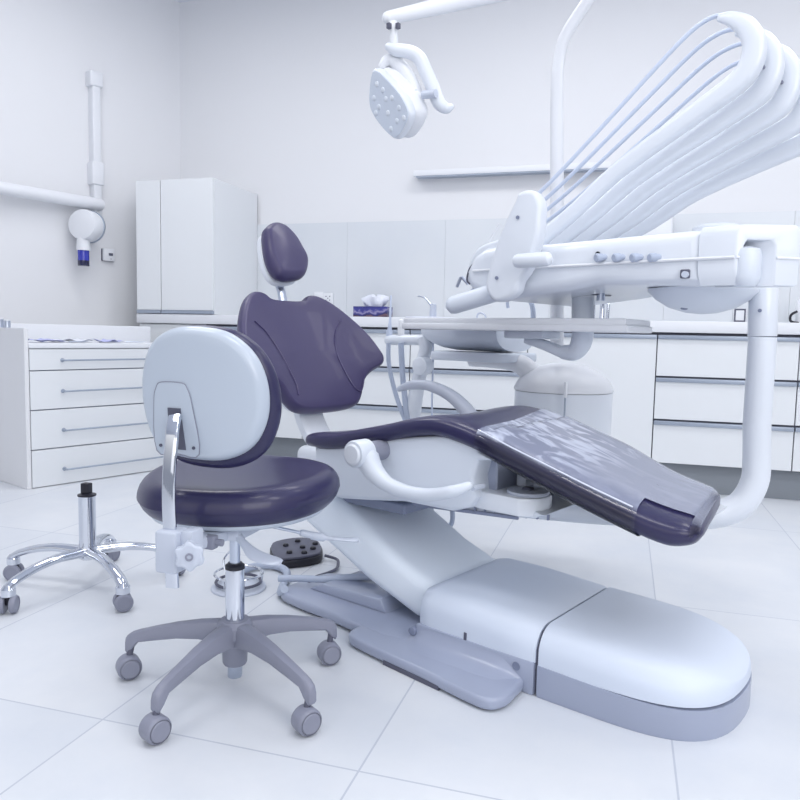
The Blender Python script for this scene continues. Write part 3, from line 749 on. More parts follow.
bm = BM(); lathe(bm, [(.022, .978), (.030, .985), (.034, 1.0), (.034, 1.052), (.030, 1.066), (.012, 1.072), (0, 1.072)], (k0.x, k0.y, 0)); part('knuckle', bm, WHITE2, unit)
bm = BM(); tube(bm, [(-.507, 1.858, 1.045), (-.575, 1.857, 1.045), (-1.24, 1.857, 1.040)], .004, 8); part('trim_ridge', bm, BRIGHT, unit)
bm = BM(); tube(bm, [EC(.001, 1.045, -.001), EC(.019, 1.045, -.001)], .0035, 8); part('trim_ridge', bm, BRIGHT, unit)
bm = BM(); tube(bm, [EC(.096, 1.045, -.001), EC(WC-.001, 1.044, -.001)], .0035, 8); part('trim_ridge', bm, BRIGHT, unit)
bm = BM(); lathe(bm, [(.06, 0), (.06, .014), (.045, .022), (0, .024)], (-.585, 1.98, 1.118), n=28); part('top_cap', bm, WHITE, unit)
for px in (605, 623, 641, 659):
    c = uvp(px, 257, 1.86); bm = BM()
    lathe(bm, [(.008, 0), (.008, .010), (.0105, .012), (.0115, .028), (.009, .031), (0, .031)], (c.x, 1.864, c.z), (-.5, -.8, -.1), 18)
    part('control_knob', bm, HOSE, unit)
c = uvp(598, 254, 1.86); bm = BM(); cyl(bm, (c.x, 1.863, c.z), (c.x, 1.857, c.z), .0065, 14); part('gauge_hole', bm, BLACK, unit)
c = uvp(686, 274, 1.86); bm = BM(); box(bm, (c.x-.013, 1.853, c.z-.011), (c.x+.010, 1.864, c.z+.011), .003, 2); part('socket_port', bm, CHAR, unit)
bm = BM(); lathe(bm, [(.008, 0), (.008, .01), (0, .01)], (c.x+.002, 1.853, c.z-.002), (0, -1, 0), 12); part('socket_plug', bm, GREYL, unit)
# rounded dome beneath
c = uvp(703, 283, 2.10); bm = BM()
lathe(bm, [(.0, -.066), (.04, -.062), (.085, -.048), (.118, -.027), (.138, -.006), (.14, .0)], (c.x, 2.10, .985), n=40, sy=1.2); part('under_dome', bm, WHITE2, unit, 60)
bm = BM(); lathe(bm, [(0, 0), (.006, 0), (.006, .003)], (c.x-.02, 2.02, .934), (0, -.6, -1), 12, sx=1.6); part('dome_screw', bm, GREYD, unit)
# tall rounded side plate and handle
px_out = [(524.5, 193), (533, 189.6), (542, 192), (547, 203), (546.5, 218), (544.7, 236), (535, 267.6), (526, 281), (517.6, 292), (507, 300), (495, 301), (487, 290), (487.8, 278), (493, 258), (500, 236), (509, 215), (516, 201)]
px_out = [(x_-2-(5 if x_ > 520 else 0), y_) for x_, y_ in px_out]
ol = [(uvp(x_, y_, 1.80).x, uvp(x_, y_, 1.80).z) for x_, y_ in px_out]
bm = BM(); prism(bm, cr2(ol, 3), 1.80, 1.85, 'v', .014, 5); sp_ = part('side_plate', bm, WHITE, unit, 50)
for q in ((518, 217.5), (497, 278)):
    c = uvp(*q, 1.80); bm = BM(); cyl(bm, (c.x, 1.801, c.z), (c.x, 1.796, c.z), .005, 12); part('screw', bm, GREYD, sp_)
c0, c1 = uvp(519, 261, 1.765), uvp(546, 259, 1.765)
bm = BM(); tube(bm, [c0, c1], .0195, 20, round_=True); cyl(bm, c0+V3((0.02, 0, 0)), c0+V3((.02, .045, 0)), .015); part('knob_arm', bm, WHITE, unit)
c0, c1 = uvp(454, 305, 1.84), uvp(506, 289, 1.86)
bm = BM(); tube(bm, [c0, c1], .0275, 24, round_=True); part('grip_handle', bm, WHITE2, unit, 60)
# control head behind the plate
hp = [(467, 284), (466, 272), (470, 258), (478, 247), (492, 241), (510, 240), (510, 288), (480, 286)]
ol = [(uvp(x_, y_, 1.90).x, uvp(x_, y_, 1.90).z) for x_, y_ in hp]
bm = BM(); prism(bm, cr2(ol, 3), 1.90, 2.10, 'v', .012, 3); part('head_housing', bm, WHITE, unit, 50)
bm = BM(); tube(bm, cr([uvp(*q, 1.888) for q in ((474, 263), (469, 270), (467, 280), (470, 284))], 4), .0028, 8); part('head_slot', bm, CHAR, unit)
bm = BM(); tube(bm, [uvp(474, 263, 1.888), uvp(492, 265, 1.888)], .0026, 8); part('head_line', bm, GREYL, unit)
for a_, b_ in (((461, 277), (457, 287)), ((462, 277), (468, 284)), ((477, 285), (469, 294))):
    bm = BM(); tube(bm, [uvp(*a_, 1.95), uvp(*b_, 1.95)], .005, 8); part('bracket', bm, STEEL, unit)
bm = BM(); tube(bm, cr([uvp(*q, 1.95) for q in ((499, 224), (492, 236), (486, 248))], 4), .0028, 8); part('bracket', bm, BRIGHT, unit)
# whip arms and hoses
A1 = [(528, 252), (541, 240), (575, 211), (610, 178), (640, 154), (670, 132), (706, 106), (732, 87), (747, 72), (754, 54), (753, 38), (745, 26), (731, 19), (718, 18)]
H1 = [(735, 17), (722, 15), (705, 21), (682, 40), (640, 85), (600, 129), (560, 172), (530, 202)]
for k in range(5):
    v = 2.08+.07*k
    path = []
    for i, (x_, y_) in enumerate(A1):
        f = min(1, max(0, (x_-541)/206)) if i < 9 else 1; path.append(uvp(x_+(20-2.*f)*k, y_+15*k*f, v))
    bm = BM(); tube(bm, cr(path, 5), [.022, .022, .022, .023, .024, .025, .0265, .028, .029, .029, .028, .025, .018, .008], 18, flat=(.85, 1.), up=(0, 1, 0), power=3.2); wa = part('whip_arm', bm, WHITE, unit, 60)
    hp = []
    for i, (x_, y_) in enumerate(H1):
        f = i/(len(H1)-1); hp.append(uvp(x_+(18*(1-f)+2*f)*k, y_+(14.5*(1-f)+9*f)*k, v+.01))
    bm = BM(); tube(bm, cr(hp, 6), .0062, 10); part('hose', bm, HOSEL, wa, 60)
    if k in (1, 2):
        q = path[9]; bm = BM(); cyl(bm, q+V3((-.015, -.02, 0)), q+V3((-.015, -.032, 0)), .005, 10); part('clip', bm, GREY, wa)
# bent arm holding the tray
c = [uvp(*q, 2.10) for q in ((583, 288), (583, 312), (583, 330), (581, 343), (574, 352), (562, 352), (545, 345), (527, 339))]
bm = BM(); tube(bm, cr(c[:6], 6), [.034, .034, .033, .032, .027, .021], 24, up=(0, 1, 0)); part('tray_arm', bm, WHITE2, unit, 60)
bm = BM(); tube(bm, c[4:], [.024, .020, .018], 16, up=(0, 1, 0), power=4, flat=(1, .8)); part('tray_link', bm, WHITE2, unit, 60)
bm = BM(); cyl(bm, (c[0].x, 2.10, c[0].z-.03), (c[0].x, 2.10, .987), .036, 24, .002); part('arm_collar', bm, WHITE, unit)
q = uvp(587, 283, 2.08); bm = BM(); box(bm, (q.x-.04, 2.05, .975), (q.x+.05, 2.15, .992), .004, 2); part('arm_mount', bm, CHAR, unit)
q = uvp(601, 292, 2.07); bm = BM(); cyl(bm, (q.x, 2.07, .958), (q.x, 2.07, .992), .012, 16); part('mount_screw', bm, STEEL, unit)

# tray
tr = thing('instrument_tray', 'long thin white tray under the delivery unit, held by the bent arm', 'tray', (-1.25, 2.1, .862))
ol = cr2([(-1.56, 1.96), (-1.2, 1.95), (-.84, 1.96), (-.81, 1.99), (-.83, 2.20), (-.88, 2.26), (-1.2, 2.27), (-1.56, 2.26), (-1.59, 2.22), (-1.59, 2.0)], 4)
bm = BM(); prism(bm, ol, .866, .886, 'z', .006, 2); part('tray_top', bm, BRIGHT, tr)
bm = BM(); prism(bm, [((a_+1.25)*.985-1.25, (b_-2.11)*.97+2.11) for a_, b_ in ol], .884, .904, 'z', .005, 2); part('rim', bm, BRIGHT, tr)
bm = BM(); box(bm, (-1.24, 2.04, .842), (-1.10, 2.16, .867), .006, 2); part('mount', bm, WHITE2, tr)

# ================================================================== WATER UNIT + CUSPIDOR + ASSISTANT HOLDER
pod = thing('water_unit', 'white cylindrical water unit with domed lid and cuspidor bowl behind the legrest', 'water unit', (-1.245, 2.48, .30))
bm = BM(); lathe(bm, [(.14, .30), (.172, .32), (.176, .36), (.176, .652)], (-1.245, 2.48, 0), n=48); body = part('cylinder_body', bm, WHITE, pod)
bm = BM(); lathe(bm, [(.179, .654), (.180, .662), (.166, .690), (.13, .722), (.085, .744), (.04, .754), (0, .756)], (-1.245, 2.48, 0), n=48); part('domed_lid', bm, BRIGHT, pod, 50)
q = uvp(564, 392, 2.29)
bm = BM(); box(bm, (q.x-.003, 2.300, q.z-.10), (q.x+.0, 2.307, .65)); part('door_seam', bm, STRIP, pod)
bm = BM(); box(bm, (q.x-.004, 2.292, q.z-.02), (q.x+.006, 2.306, q.z+.035), .003, 2); part('latch', bm, BRIGHT, pod)
bm = BM(); box(bm, (-1.33, 1.95, .36), (-1.14, 2.33, .44), .02, 3); part('chair_link', bm, WHITE2, pod)
# bowl
bw = [(-1.835, .02, .868), (-1.825, .05, .852), (-1.80, .085, .832), (-1.76, .12, .812), (-1.71, .14, .796), (-1.66, .148, .790), (-1.5, .15, .788), (-1.41, .15, .790)]
rs = []
for u, hw, zb in bw:
    r_ = []
    for k in range(17):
        a = PI*k/16; r_.append(V3((u, 2.42-hw*math.cos(a), .872-(.872-zb)*math.sin(a)**.7)))
    rs.append(r_)
bm = BM(); loft(bm, rs); part('cuspidor_bowl', bm, WHITE2, pod, 60)
bm = BM(); prism(bm, cr2([(-1.72, 2.30), (-1.6, 2.28), (-1.40, 2.28), (-1.38, 2.42), (-1.40, 2.54), (-1.6, 2.54), (-1.72, 2.52), (-1.75, 2.41)], 4), .752, .786, 'z', .008, 3); part('bowl_base', bm, WHITE2, pod, 50)
bm = BM(); tube(bm, cr([(-1.60, 2.40, .757), (-1.47, 2.40, .757), (-1.39, 2.40, .748), (-1.35, 2.42, .71), (-1.335, 2.44, .62)], 6), [.028, .032, .036, .04, .045], 20, up=(0, 1, 0)); part('bowl_arm', bm, BRIGHT, pod, 60)
# cup filler spout and syringe visible above the tray
c = [uvp(*q, 2.45) for q in ((533, 322), (533, 310), (530, 301), (523, 296), (517, 298))]
bm = BM(); tube(bm, cr(c, 5), [.010, .009, .007, .006], 12); part('cup_spout', bm, HOSE, pod, 60)
c = [uvp(*q, 2.45) for q in ((507, 300), (508, 308))]
bm = BM(); tube(bm, c, .006, 10); part('rinse_spout', bm, HOSE, pod)
c = [uvp(*q, 2.45) for q in ((477, 318), (478, 314), (481, 313), (485, 315), (486, 319))]
bm = BM(); tube(bm, cr(c, 4), .004, 10); part('bowl_spout', bm, GREYL, pod)

asst = thing('assistant_holder', 'white jointed holder arm with suction hoses standing left of the cuspidor bowl', 'instrument holder', (-1.86, 2.4, .4))
P = lambda x_, y_, v=2.4: uvp(x_, y_, v)
bm = BM(); tube(bm, [P(389, 340), P(400, 340), P(424, 340)], .0215, 20, round_=True); part('holder_bar', bm, WHITE, asst, 60)
bm = BM(); q = P(421, 366, 2.36); lathe(bm, [(.030, 0), (.036, .004), (.037, .05), (.03, .06)], (q.x, 2.345, q.z), (0, 1, 0), 28); part('joint', bm, WHITE, asst)
bm = BM(); tube(bm, cr([P(424, 338), P(426, 348), P(422, 362)], 4), [.030, .028, .026], 18, up=(0, 1, 0)); tube(bm, cr([P(421, 368), P(417, 390), P(413, 412), P(412, 440), P(430, 470), P(470, 490, 2.45)], 4), [.028, .030, .034, .034, .04, .045], 18, up=(0, 1, 0)); part('stand', bm, WHITE, asst, 60)
for i, xs in enumerate(((388.5, 343, 389, 365, 396, 395, 407, 425), (401, 343, 402, 365, 404, 390, 409, 425))):
    c = [P(xs[j], xs[j+1], 2.37) for j in range(0, 8, 2)]+[P(420, 455, 2.42)]
    bm = BM(); tube(bm, cr(c, 6), [.0095, .012][i] if False else (.0095, .012)[i], 12); part('suction_hose', bm, HOSE, asst, 60)
bm = BM(); tube(bm, [P(389.5, 332), P(390, 322), P(391, 296)], [.011, .006, .0035], 12, round_=True); tube(bm, [P(389, 338), P(389.5, 330)], [.014, .013], 12); part('saliva_ejector', bm, HOSEL, asst)
bm = BM(); tube(bm, [P(401, 338), P(401, 330), P(401, 322)], [.014, .015, .013], 14, round_=True); part('suction_tip', bm, BRIGHT, asst)
bm = BM(); tube(bm, [P(433, 337), P(433, 360), P(432, 400), P(432, 440)], .004, 10); part('hanging_cord', bm, HOSEL, asst)

syr = thing('air_water_syringe', 'pale grey syringe with angled tip standing on the left end of the tray', 'syringe', (-1.56, 2.1, .905))
P2 = lambda x_, y_: uvp(x_, y_, 2.1)
q0 = P2(433, 317); q0.z = .906
bm = BM(); tube(bm, [q0, P2(433, 309), P2(434, 304)], [.013, .012, .009], 14, round_=False); part('handle', bm, GREYL, syr)
bm = BM(); tube(bm, cr([P2(433, 308), P2(430, 304), P2(425, 298), P2(418, 296)], 4), [.005, .003, .002], 10); part('tip', bm, STEEL, syr)
bm = BM(); prism(bm, [(q0.x-.06, 2.02), (q0.x+.05, 2.02), (q0.x+.05, 2.2), (q0.x-.06, 2.2)], .9045, .910, 'z', .001, 1)
single('tray_mat', bm, PAPER, 'thin white paper mat on the left end of the tray beneath the syringe', 'mat', (q0.x, 2.1, .9045), frame='c')

# ================================================================== OPERATING LAMP
lamp = thing('operating_lamp', 'white overhead operating lamp on jointed arm with a tall curved pole', 'lamp', (-1.245, 2.48, .75))
def dp(px, py, d): return uvw(CP+ray(px, py)*d)
q0 = V3((-1.245, 2.52, .725)); 
c = [q0, uvw(CP+ray(557, 200)*2.66), uvw(CP+ray(557, 90)*2.68), uvw(CP+ray(559, 60)*2.70), uvw(CP+ray(566, 35)*2.70), uvw(CP+ray(588, 0)*2.70), uvw(CP+ray(612, -40)*2.72), uvw(CP+ray(640, -70)*2.7)]
c[0] = uvw(CP+ray(557, 352)*2.64)
bm = BM(); tube(bm, cr(c, 6), [.024, .024, .022, .022, .022, .021, .021], 18, up=(0, 1, 0)); part('pole', bm, BRIGHT, lamp, 60)
a0, a1 = dp(388, 18, 2.2), dp(560, -21, 2.35)
bm = BM(); tube(bm, [a0, a0+(a1-a0)*.3, a1], [.019, .024, .03], 20, round_=True, up=(0, 0, 1), flat=(1, .8)); part('spring_arm', bm, BRIGHT, lamp, 60)
bm = BM(); tube(bm, cr([a1, dp(600, -50, 2.5), c[-1]], 4), .03, 16); part('swivel', bm, BRIGHT, lamp)
bm = BM(); cyl(bm, dp(393, 22, 2.2), dp(394, 48, 2.2), .013, 18, .002); part('drop_stem', bm, BRIGHT, lamp)
for q in ((389, 26), (398, 26)):
    bm = BM(); box(bm, dp(*q, 2.18)-V3((.006, .006, .008)), dp(*q, 2.18)+V3((.006, .006, .008)), .001, 1); part('stem_clip', bm, CHAR, lamp)
yk = [dp(*q, 2.2) for q in ((389, 47), (396, 50), (409, 52), (419, 58), (426, 72), (433, 88), (439, 103), (446, 108), (451, 107))]
bm = BM(); tube(bm, cr(yk, 5), [.013, .019, .020, .021, .021, .021, .020, .017, .010], 18, round_=True); part('yoke', bm, WHITE, lamp, 60)
bm = BM(); lathe(bm, [(.003, 0), (.012, 0), (.012, .045), (.003, .045)], dp(423, 95, 2.19), U*0+V3((.9, .1, -.05)), 16); part('yoke_pin', bm, GREYL, lamp)
# lamp head: rounded slab facing down-left towards the chair
hc = dp(393, 98, 2.2)
pxh = [(372, 70), (378, 69), (386, 76), (401, 93), (409, 108), (410, 118), (405, 130), (398, 139), (392, 138), (382, 128), (373, 115), (369, 104), (369, 88)]
# face plane: normal towards lower-left and the viewer
rt = V3((MC[0][0], MC[0][1], MC[0][2])); dn = V3((MC[1][0], MC[1][1], MC[1][2])); fw = V3((MC[2][0], MC[2][1], MC[2][2]))
cW = CP+ray(389, 104)*2.2; nW = (-fw*.62-rt*.70+dn*.32).normalized()
fo = [on_plane(x_, y_, cW, nW) for x_, y_ in pxh]
e1 = (rt-nW*rt.dot(nW)).normalized(); e2 = nW.cross(e1)
ol = cr2([((p-cW).dot(e1), (p-cW).dot(e2)) for p in fo], 3)
cc = (sum(p[0] for p in ol)/len(ol), sum(p[1] for p in ol)/len(ol))
def hf(s, h, dx=0): return lambda a_, b_, hh: uvw(cW+e1*(cc[0]+(a_-cc[0])*s)+e2*(cc[1]+(b_-cc[1])*s)+nW*(h+hh))
bm = BM(); pillow(bm, ol, cc, .03, .01, hf(1.0, -.014), 1.); hd_ = part('lamp_head', bm, WHITE, lamp, 60)
bm = BM(); pillow(bm, ol, cc, .075, .034, hf(1.0, -.056), 1.); part('head_back', bm, BRIGHT, hd_, 60)
bm = BM(); pillow(bm, ol, cc, .004, .0018, hf(.93, .0015), 1.); part('lens_cover', bm, mat('lens_plastic', (.62, .68, .78, 1), .15, coat=.5), hd_, 60)
for i, q_ in enumerate(((377, 84), (374, 98), (383, 90), (392, 98), (379, 107), (399, 108), (388, 113), (397, 121), (391, 129), (404, 118), (386, 99), (376, 113))):
    q = uvw(on_plane(q_[0], q_[1], cW+nW*.003, nW)); bm = BM()
    lathe(bm, [(.0085, 0), (.008, .0015), (.006, .0025), (0, .003)], q, uvw(nW), 14); part('led_lens', bm, WHITE2 if i % 3 else WHITE, hd_, 60)
bm = BM(); tube(bm, cr([dp(*q_, 2.23) for q_ in ((381, 68), (387, 61), (395, 62), (405, 73), (414, 89), (418, 106))], 5), [.010, .018, .022, .023, .022, .016], 14, round_=True); part('head_grip', bm, BRIGHT, hd_, 60)
q = dp(409, 96, 2.215); bm = BM(); lathe(bm, [(.022, -.02), (.024, 0), (.016, .025)], q, (.8, .2, .0), 16); part('head_joint', bm, WHITE, lamp)

# ================================================================== STOOLS
def caster(bm_w, bm_f, p, yaw, r=.030, hood=True):
    pass
def make_caster(parent, x, y, ang, r, mw, mh, ztop, twin=True):
    """castor standing on the floor at x,y; axle direction ang. twin: two wheels under a hood, else one drum-shaped wheel"""
    s = V3((math.cos(ang), math.sin(ang), 0)); c = V3((x, y, r))
    bm = BM()
    if twin:
        for sg in (1, -1):
            lathe(bm, [(r-.004, 0), (r-.0008, .003), (r, .006), (r, .012), (r-.003, .017), (r*.72, .0185), (r*.70, .0165), (r*.15, .0165), (0, .0165)], c+s*sg*.007, s*sg, 28)
    else:
        lathe(bm, [(0, -.022), (r*.8, -.022), (r-.004, -.0205), (r-.001, -.017), (r, -.012), (r, .012), (r-.001, .017), (r-.004, .0205), (r*.84, .0215), (r*.82, .0185), (0, .0185)], c, s, 36)
    w = part('castor', bm, mw, parent)
    if not twin:
        bm = BM(); lathe(bm, [(r*.77, .0), (r*.77, .004), (r*.68, .0055), (r*.6, .005), (0, .0052)], c+s*.0175, s, 28); part('hub_cap', bm, mh, w)
    bm = BM(); cyl(bm, (x, y, r+.004), (x, y, ztop), .0075, 12) if twin else tube(bm, [(x, y, r+.01), (x, y+.004, r*2), (x, y+.012, ztop+.005)], .0075, 12); part('castor_stem', bm, CHAR, w)
    return w
SX, SY = -.863, 1.530
st = thing('saddle_stool', 'purple dentist stool with white-shelled backrest and grey five-star base in the foreground', 'stool', (SX, SY, 0), 'w')
# star base
for k in range(5):
    a = math.radians((48, 120, 190, 264, 332)[k]); LS = (.93, .93, .95, .97, 1.04)[k]; d = V3((math.cos(a), math.sin(a), 0)); s = V3((-d.y, d.x, 0)); rs = []
    prof = [(.018, .100, .158, .026), (.045, .108, .158, .025), (.09, .112, .154, .022), (.15, .108, .144, .018), (.21, .098, .130, .0155), (.255, .090, .118, .014), (.272, .070, .112, .0135), (.284, .060, .104, .0125), (.288, .064, .098, .011)]
    prof = [(r_*LS, z0, z1, hw*.88) for r_, z0, z1, hw in prof]
    for r_, z0, z1, hw in prof:
        c = V3((SX, SY, 0))+d*r_; e = hw*.35
        rs.append([c+s*p+V3((0, 0, q)) for p, q in ((-hw, z0+.004), (-hw+.003, z0), (hw-.003, z0), (hw, z0+.004), (hw*.95, z1-.012), (hw*.75, z1-.003), (hw*.4, z1), (-hw*.4, z1), (-hw*.75, z1-.003), (-hw*.95, z1-.012))])
    bm = BM(); loft(bm, rs); lg = part('base_leg', bm, GREY, st, 40)
    c = V3((SX, SY, 0))+d*.275*LS+V3((0, -.012, 0))
    make_caster(lg, c.x, c.y, math.radians((-50, -28, -42, -24, -35)[k]), .029, GREY, GREY, .075, False)
bm = BM(); lathe(bm, [(.026, .052), (.029, .057), (.031, .10), (.043, .125), (.043, .150), (.034, .162), (.026, .163)], (SX, SY, 0), n=36); part('hub', bm, GREY, st)
bm = BM(); lathe(bm, [(.0165, .02), (.0175, .022), (.0175, .06)], (SX, SY, 0)); part('lower_tube', bm, STEEL, st)
bm = BM(); lathe(bm, [(.0225, .155), (.0225, .285), (.022, .287)], (SX, SY, 0)); part('column_sleeve', bm, CHROME, st)
bm = BM(); lathe(bm, [(.0195, .285), (.0232, .286), (.0232, .294), (.017, .298), (.017, .30)], (SX, SY, 0)); part('column_collar', bm, BLACK, st)
bm = BM(); lathe(bm, [(.0125, .295), (.0125, .40)], (SX, SY, 0)); part('gas_lift', bm, STEEL, st)
# seat
so = cr2([(-.10, -.215), (.02, -.222), (.13, -.19), (.215, -.115), (.256, -.01), (.258, .09), (.215, .18), (.12, .235), (0, .245), (-.12, .235), (-.215, .18), (-.258, .09), (-.256, -.01), (-.2, -.13)], 5)
SCX, SCY = -.905, 1.60
so = [(a_*.93, b_) for a_, b_ in so]
def seatf(a_, b_, h):
    rr = (a_/.26)**2+(b_/.24)**2
    z = .448+h+.010*rr+(.008*(b_/.24) if h > 0 else 0)
    if h < 0: z += .012*rr
    return V3((SCX+a_, SCY+b_, z))
bm = BM(); pillow(bm, so, (0, 0), .100, .050, seatf, 1.); part('seat', bm, PURPD, st, 60)
bm = BM(); pillow(bm, [(a_*.88, b_*.88) for a_, b_ in so], (0, 0), .03, .014, lambda a_, b_, h: seatf(a_, b_, -.0001)+V3((0, 0, h-.042)), 1.); part('seat_pan', bm, SHELL, st, 60)
# mechanism under the seat
bm = BM(); box(bm, (-.905, 1.46, .372), (-.815, 1.62, .402), .006, 2); part('mechanism', bm, GREYL, st)
bm = BM(); tube(bm, [(-.862, 1.47, .385), (-.868, 1.40, .388), (-.872, 1.335, .392)], .021, 12, power=4, flat=(.7, 1), up=(0, 0, 1)); part('backrest_link', bm, GREYL, st)
bm = BM(); box(bm, (-.868, 1.385, .372), (-.835, 1.41, .402), .004, 2); cyl(bm, (-.88, 1.40, .387), (-.82, 1.40, .387), .008, 12); part('link_hinge', bm, GREY, st)
# clamp + star knob
bm = BM(); box(bm, (-.900, 1.268, .352), (-.850, 1.318, .440), .006, 3); part('clamp_block', bm, GREYL, st)
bm = BM(); box(bm, (-.852, 1.285, .362), (-.822, 1.33, .44), .006, 2); part('clamp_ear', bm, GREYL, st)
kn = V3((-.812, 1.262, .402)); ax = V3((.45, -.9, 0)).normalized(); q = V3((0, 0, 1)).rotation_difference(ax)
bm = BM(); rs = []
for h, sc in ((0, .8), (.003, 1.0), (.017, 1.0), (.020, .85)):
    rs.append([kn+q@V3((sc*(.0275+.0028*math.cos(6*a))*math.cos(a), sc*(.0275+.0028*math.cos(6*a))*math.sin(a), h)) for a in [2*PI*k/48 for k in range(48)]])
loft(bm, rs); k_ = part('star_knob', bm, GREYL, st)
bm = BM(); lathe(bm, [(.008, 0), (.008, .0225), (.0045, .0225), (.0045, .019), (0, .019)], kn, ax, 16); part('knob_hub', bm, GREY, k_)
bm = BM(); cyl(bm, kn-ax*.03, kn, .007, 12); part('knob_bolt', bm, STEEL, k_)
# chrome bar
bars = cr([(-.873, 1.291, .317), (-.877, 1.289, .44), (-.879, 1.289, .50), (-.880, 1.293, .56), (-.881, 1.302, .61), (-.887, 1.316, .645), (-.895, 1.338, .668)], 6)
bm = BM(); tube(bm, bars, .0142, 16, flat=(1, .40), up=(1, 0, 0), power=5); part('back_bar', bm, CHROME, st, 50)
# backrest
BC = V3((-.852, 1.375, .712))
bo = cr2([(a_*.93, b_) for a_, b_ in [(-.145, -.105), (-.165, -.03), (-.158, .05), (-.125, .115), (-.06, .148), (.02, .152), (.09, .138), (.145, .095), (.172, .03), (.168, -.045), (.13, -.11), (.06, -.145), (-.03, -.150), (-.10, -.138)]], 5)
def bf(a_, b_, h, sc=1., off=0., bulge=.62):
    a2, b2 = a_*sc, b_*sc
    return BC+V3((a2, -(h+off)+bulge*a2*a2+.2*b2*b2-.12*b2, b2))
# h positive = towards the camera (back side)
bm = BM(); pillow(bm, [(a_, b_*1.03-.010) for a_, b_ in bo], (0, 0), .042, .020, lambda a_, b_, h: bf(a_, b_, h, 1., -.022), 1.); part('backrest_cushion', bm, PURPD, st, 60)
bm = BM(); pillow(bm, bo, (0, 0), .05, .022, lambda a_, b_, h: bf(a_, b_, h, .945, .008), .4); sh_ = part('backrest_shell', bm, SHELL, st, 60)
cvo = cr2([(-.055, -.125), (-.050, -.02), (-.040, .015), (-.025, .026), (.025, .026), (.038, .015), (.047, -.02), (.054, -.125), (.0, -.128)], 4)
bm = BM(); pillow(bm, [(a_-.053, b_) for a_, b_ in cvo], (-.053, -.05), .006, .003, lambda a_, b_, h: bf(a_, b_, h, 1., .0325), 1.); cv = part('stem_cover', bm, SHELL, sh_, 60)
pts = [V3(bf(a_-.053, b_, 0, 1., .0345)) for a_, b_ in cvo]
bm = BM(); tube(bm, pts+[pts[0]], .0012, 6, cap=False); part('cover_groove', bm, GREY, cv)
bm = BM()
sl = [(-.070, -.118), (-.066, -.028), (-.034, -.028), (-.030, -.118)]
vsl = [bm.verts.new(bf(a_, b_, 0, 1., .0375)) for a_, b_ in sl]+[bm.verts.new(bf(a_, b_, 0, 1., .030)) for a_, b_ in sl]
bm.faces.new(vsl[:4]); bm.faces.new(vsl[4:][::-1])
for i in range(4): bm.faces.new([vsl[i], vsl[(i+1) % 4], vsl[4+(i+1) % 4], vsl[4+i]])
part('slot', bm, CHAR, cv)
for a_ in (-.094, -.010):
    q = bf(a_, -.112, 0, 1., .036); bm = BM(); cyl(bm, q+V3((0, .003, 0)), q-V3((0, .0025, 0)), .0035, 10); part('screw', bm, CHAR, cv)
# levers
def paddle(name, pts, w, m):
    bm = BM(); P = cr(pts, 6); n = len(P); rs = []
    for i, p in enumerate(P):
        t_ = i/(n-1); hw = w[0]+(w[1]-w[0])*min(1, max(0, (t_-.35)/.4))**1.5
        if t_ > .86: hw *= math.sqrt(max(.04, 1-((t_-.86)/.14)**2))
        d = (P[min(i+1, n-1)]-P[max(i-1, 0)]).normalized(); s = V3((-d.y, d.x, 0)).normalized(); th = .006 if t_ < .5 else .0045
        rs.append([p+s*hw*math.cos(a)+V3((0, 0, th*math.sin(a)*(1.8 if t_ < .35 else 1))) for a in [2*PI*k/14 for k in range(14)]])
    loft(bm, rs); return part(name, bm, m, st, 60)
paddle('height_lever', [(-.850, 1.50, .392), (-.826, 1.475, .385), (-.79, 1.455, .366), (-.75, 1.435, .354), (-.692, 1.42, .350)], (.010, .027), GREYL)
bm = BM(); tube(bm, [(-.83, 1.58, .385), (-.77, 1.63, .362), (-.742, 1.655, .350)], .004, 10); part('tilt_rod', bm, STEEL, st)
bm = BM(); tube(bm, [(-.745, 1.652, .352), (-.725, 1.668, .344)], .009, 12, round_=True); part('rod_grip', bm, GREYL, st)
paddle('tilt_lever', [(-.728, 1.666, .344), (-.70, 1.68, .338), (-.665, 1.70, .332), (-.62, 1.72, .328)], (.007, .014), GREYL)

# chrome stool base without seat
CX, CY = -1.655, 1.975
cb = thing('chrome_stool_base', 'chrome five-star stool base without a seat at the left, black stub on top', 'stool base', (CX, CY, 0), 'w')
for k in range(5):
    a = math.radians(258+72*k); d = V3((math.cos(a), math.sin(a), 0))
    P = [V3((CX, CY, 0))+d*r_+V3((0, 0, z)) for r_, z in ((.01, .118), (.05, .120), (.12, .122), (.19, .112), (.25, .094), (.275, .080), (.285, .072))]
    bm = BM(); tube(bm, cr(P, 5), [.024, .021, .0185, .0175, .0165, .0165, .016], 18, up=(0, 0, 1), flat=(.72, 1.05), round_=True); lg = part('base_leg', bm, CHROME, cb, 60)
    c = V3((CX, CY, 0))+d*.278
    bm = BM(); lathe(bm, [(.019, .052), (.021, .054), (.021, .074), (.012, .086), (0, .088)], (c.x, c.y, 0), n=20); part('end_cap', bm, CHROME, lg)
    make_caster(lg, c.x, c.y, a+.7*k+2.2, .0275, GREY, BLACK, .055)
    bm = BM(); box(bm, (c.x-.015, c.y-.011, .025), (c.x+.015, c.y+.011, .053), .006, 3); part('castor_hood', bm, BLACK, lg)
bm = BM(); lathe(bm, [(.020, .092), (.032, .10), (.035, .125), (.030, .135)], (CX, CY, 0)); part('hub', bm, CHROME, cb)
bm = BM(); lathe(bm, [(.0285, .125), (.0265, .14), (.0265, .303)], (CX, CY, 0)); part('column', bm, CHROME, cb)
bm = BM(); lathe(bm, [(.0265, .302), (.029, .303), (.029, .308), (.015, .312)], (CX, CY, 0)); part('collar', bm, BLACK, cb)
bm = BM(); box(bm, (CX-.0155, CY-.012, .306), (CX+.0135, CY+.012, .345), .003, 2); part('stub', bm, BLACK, cb)

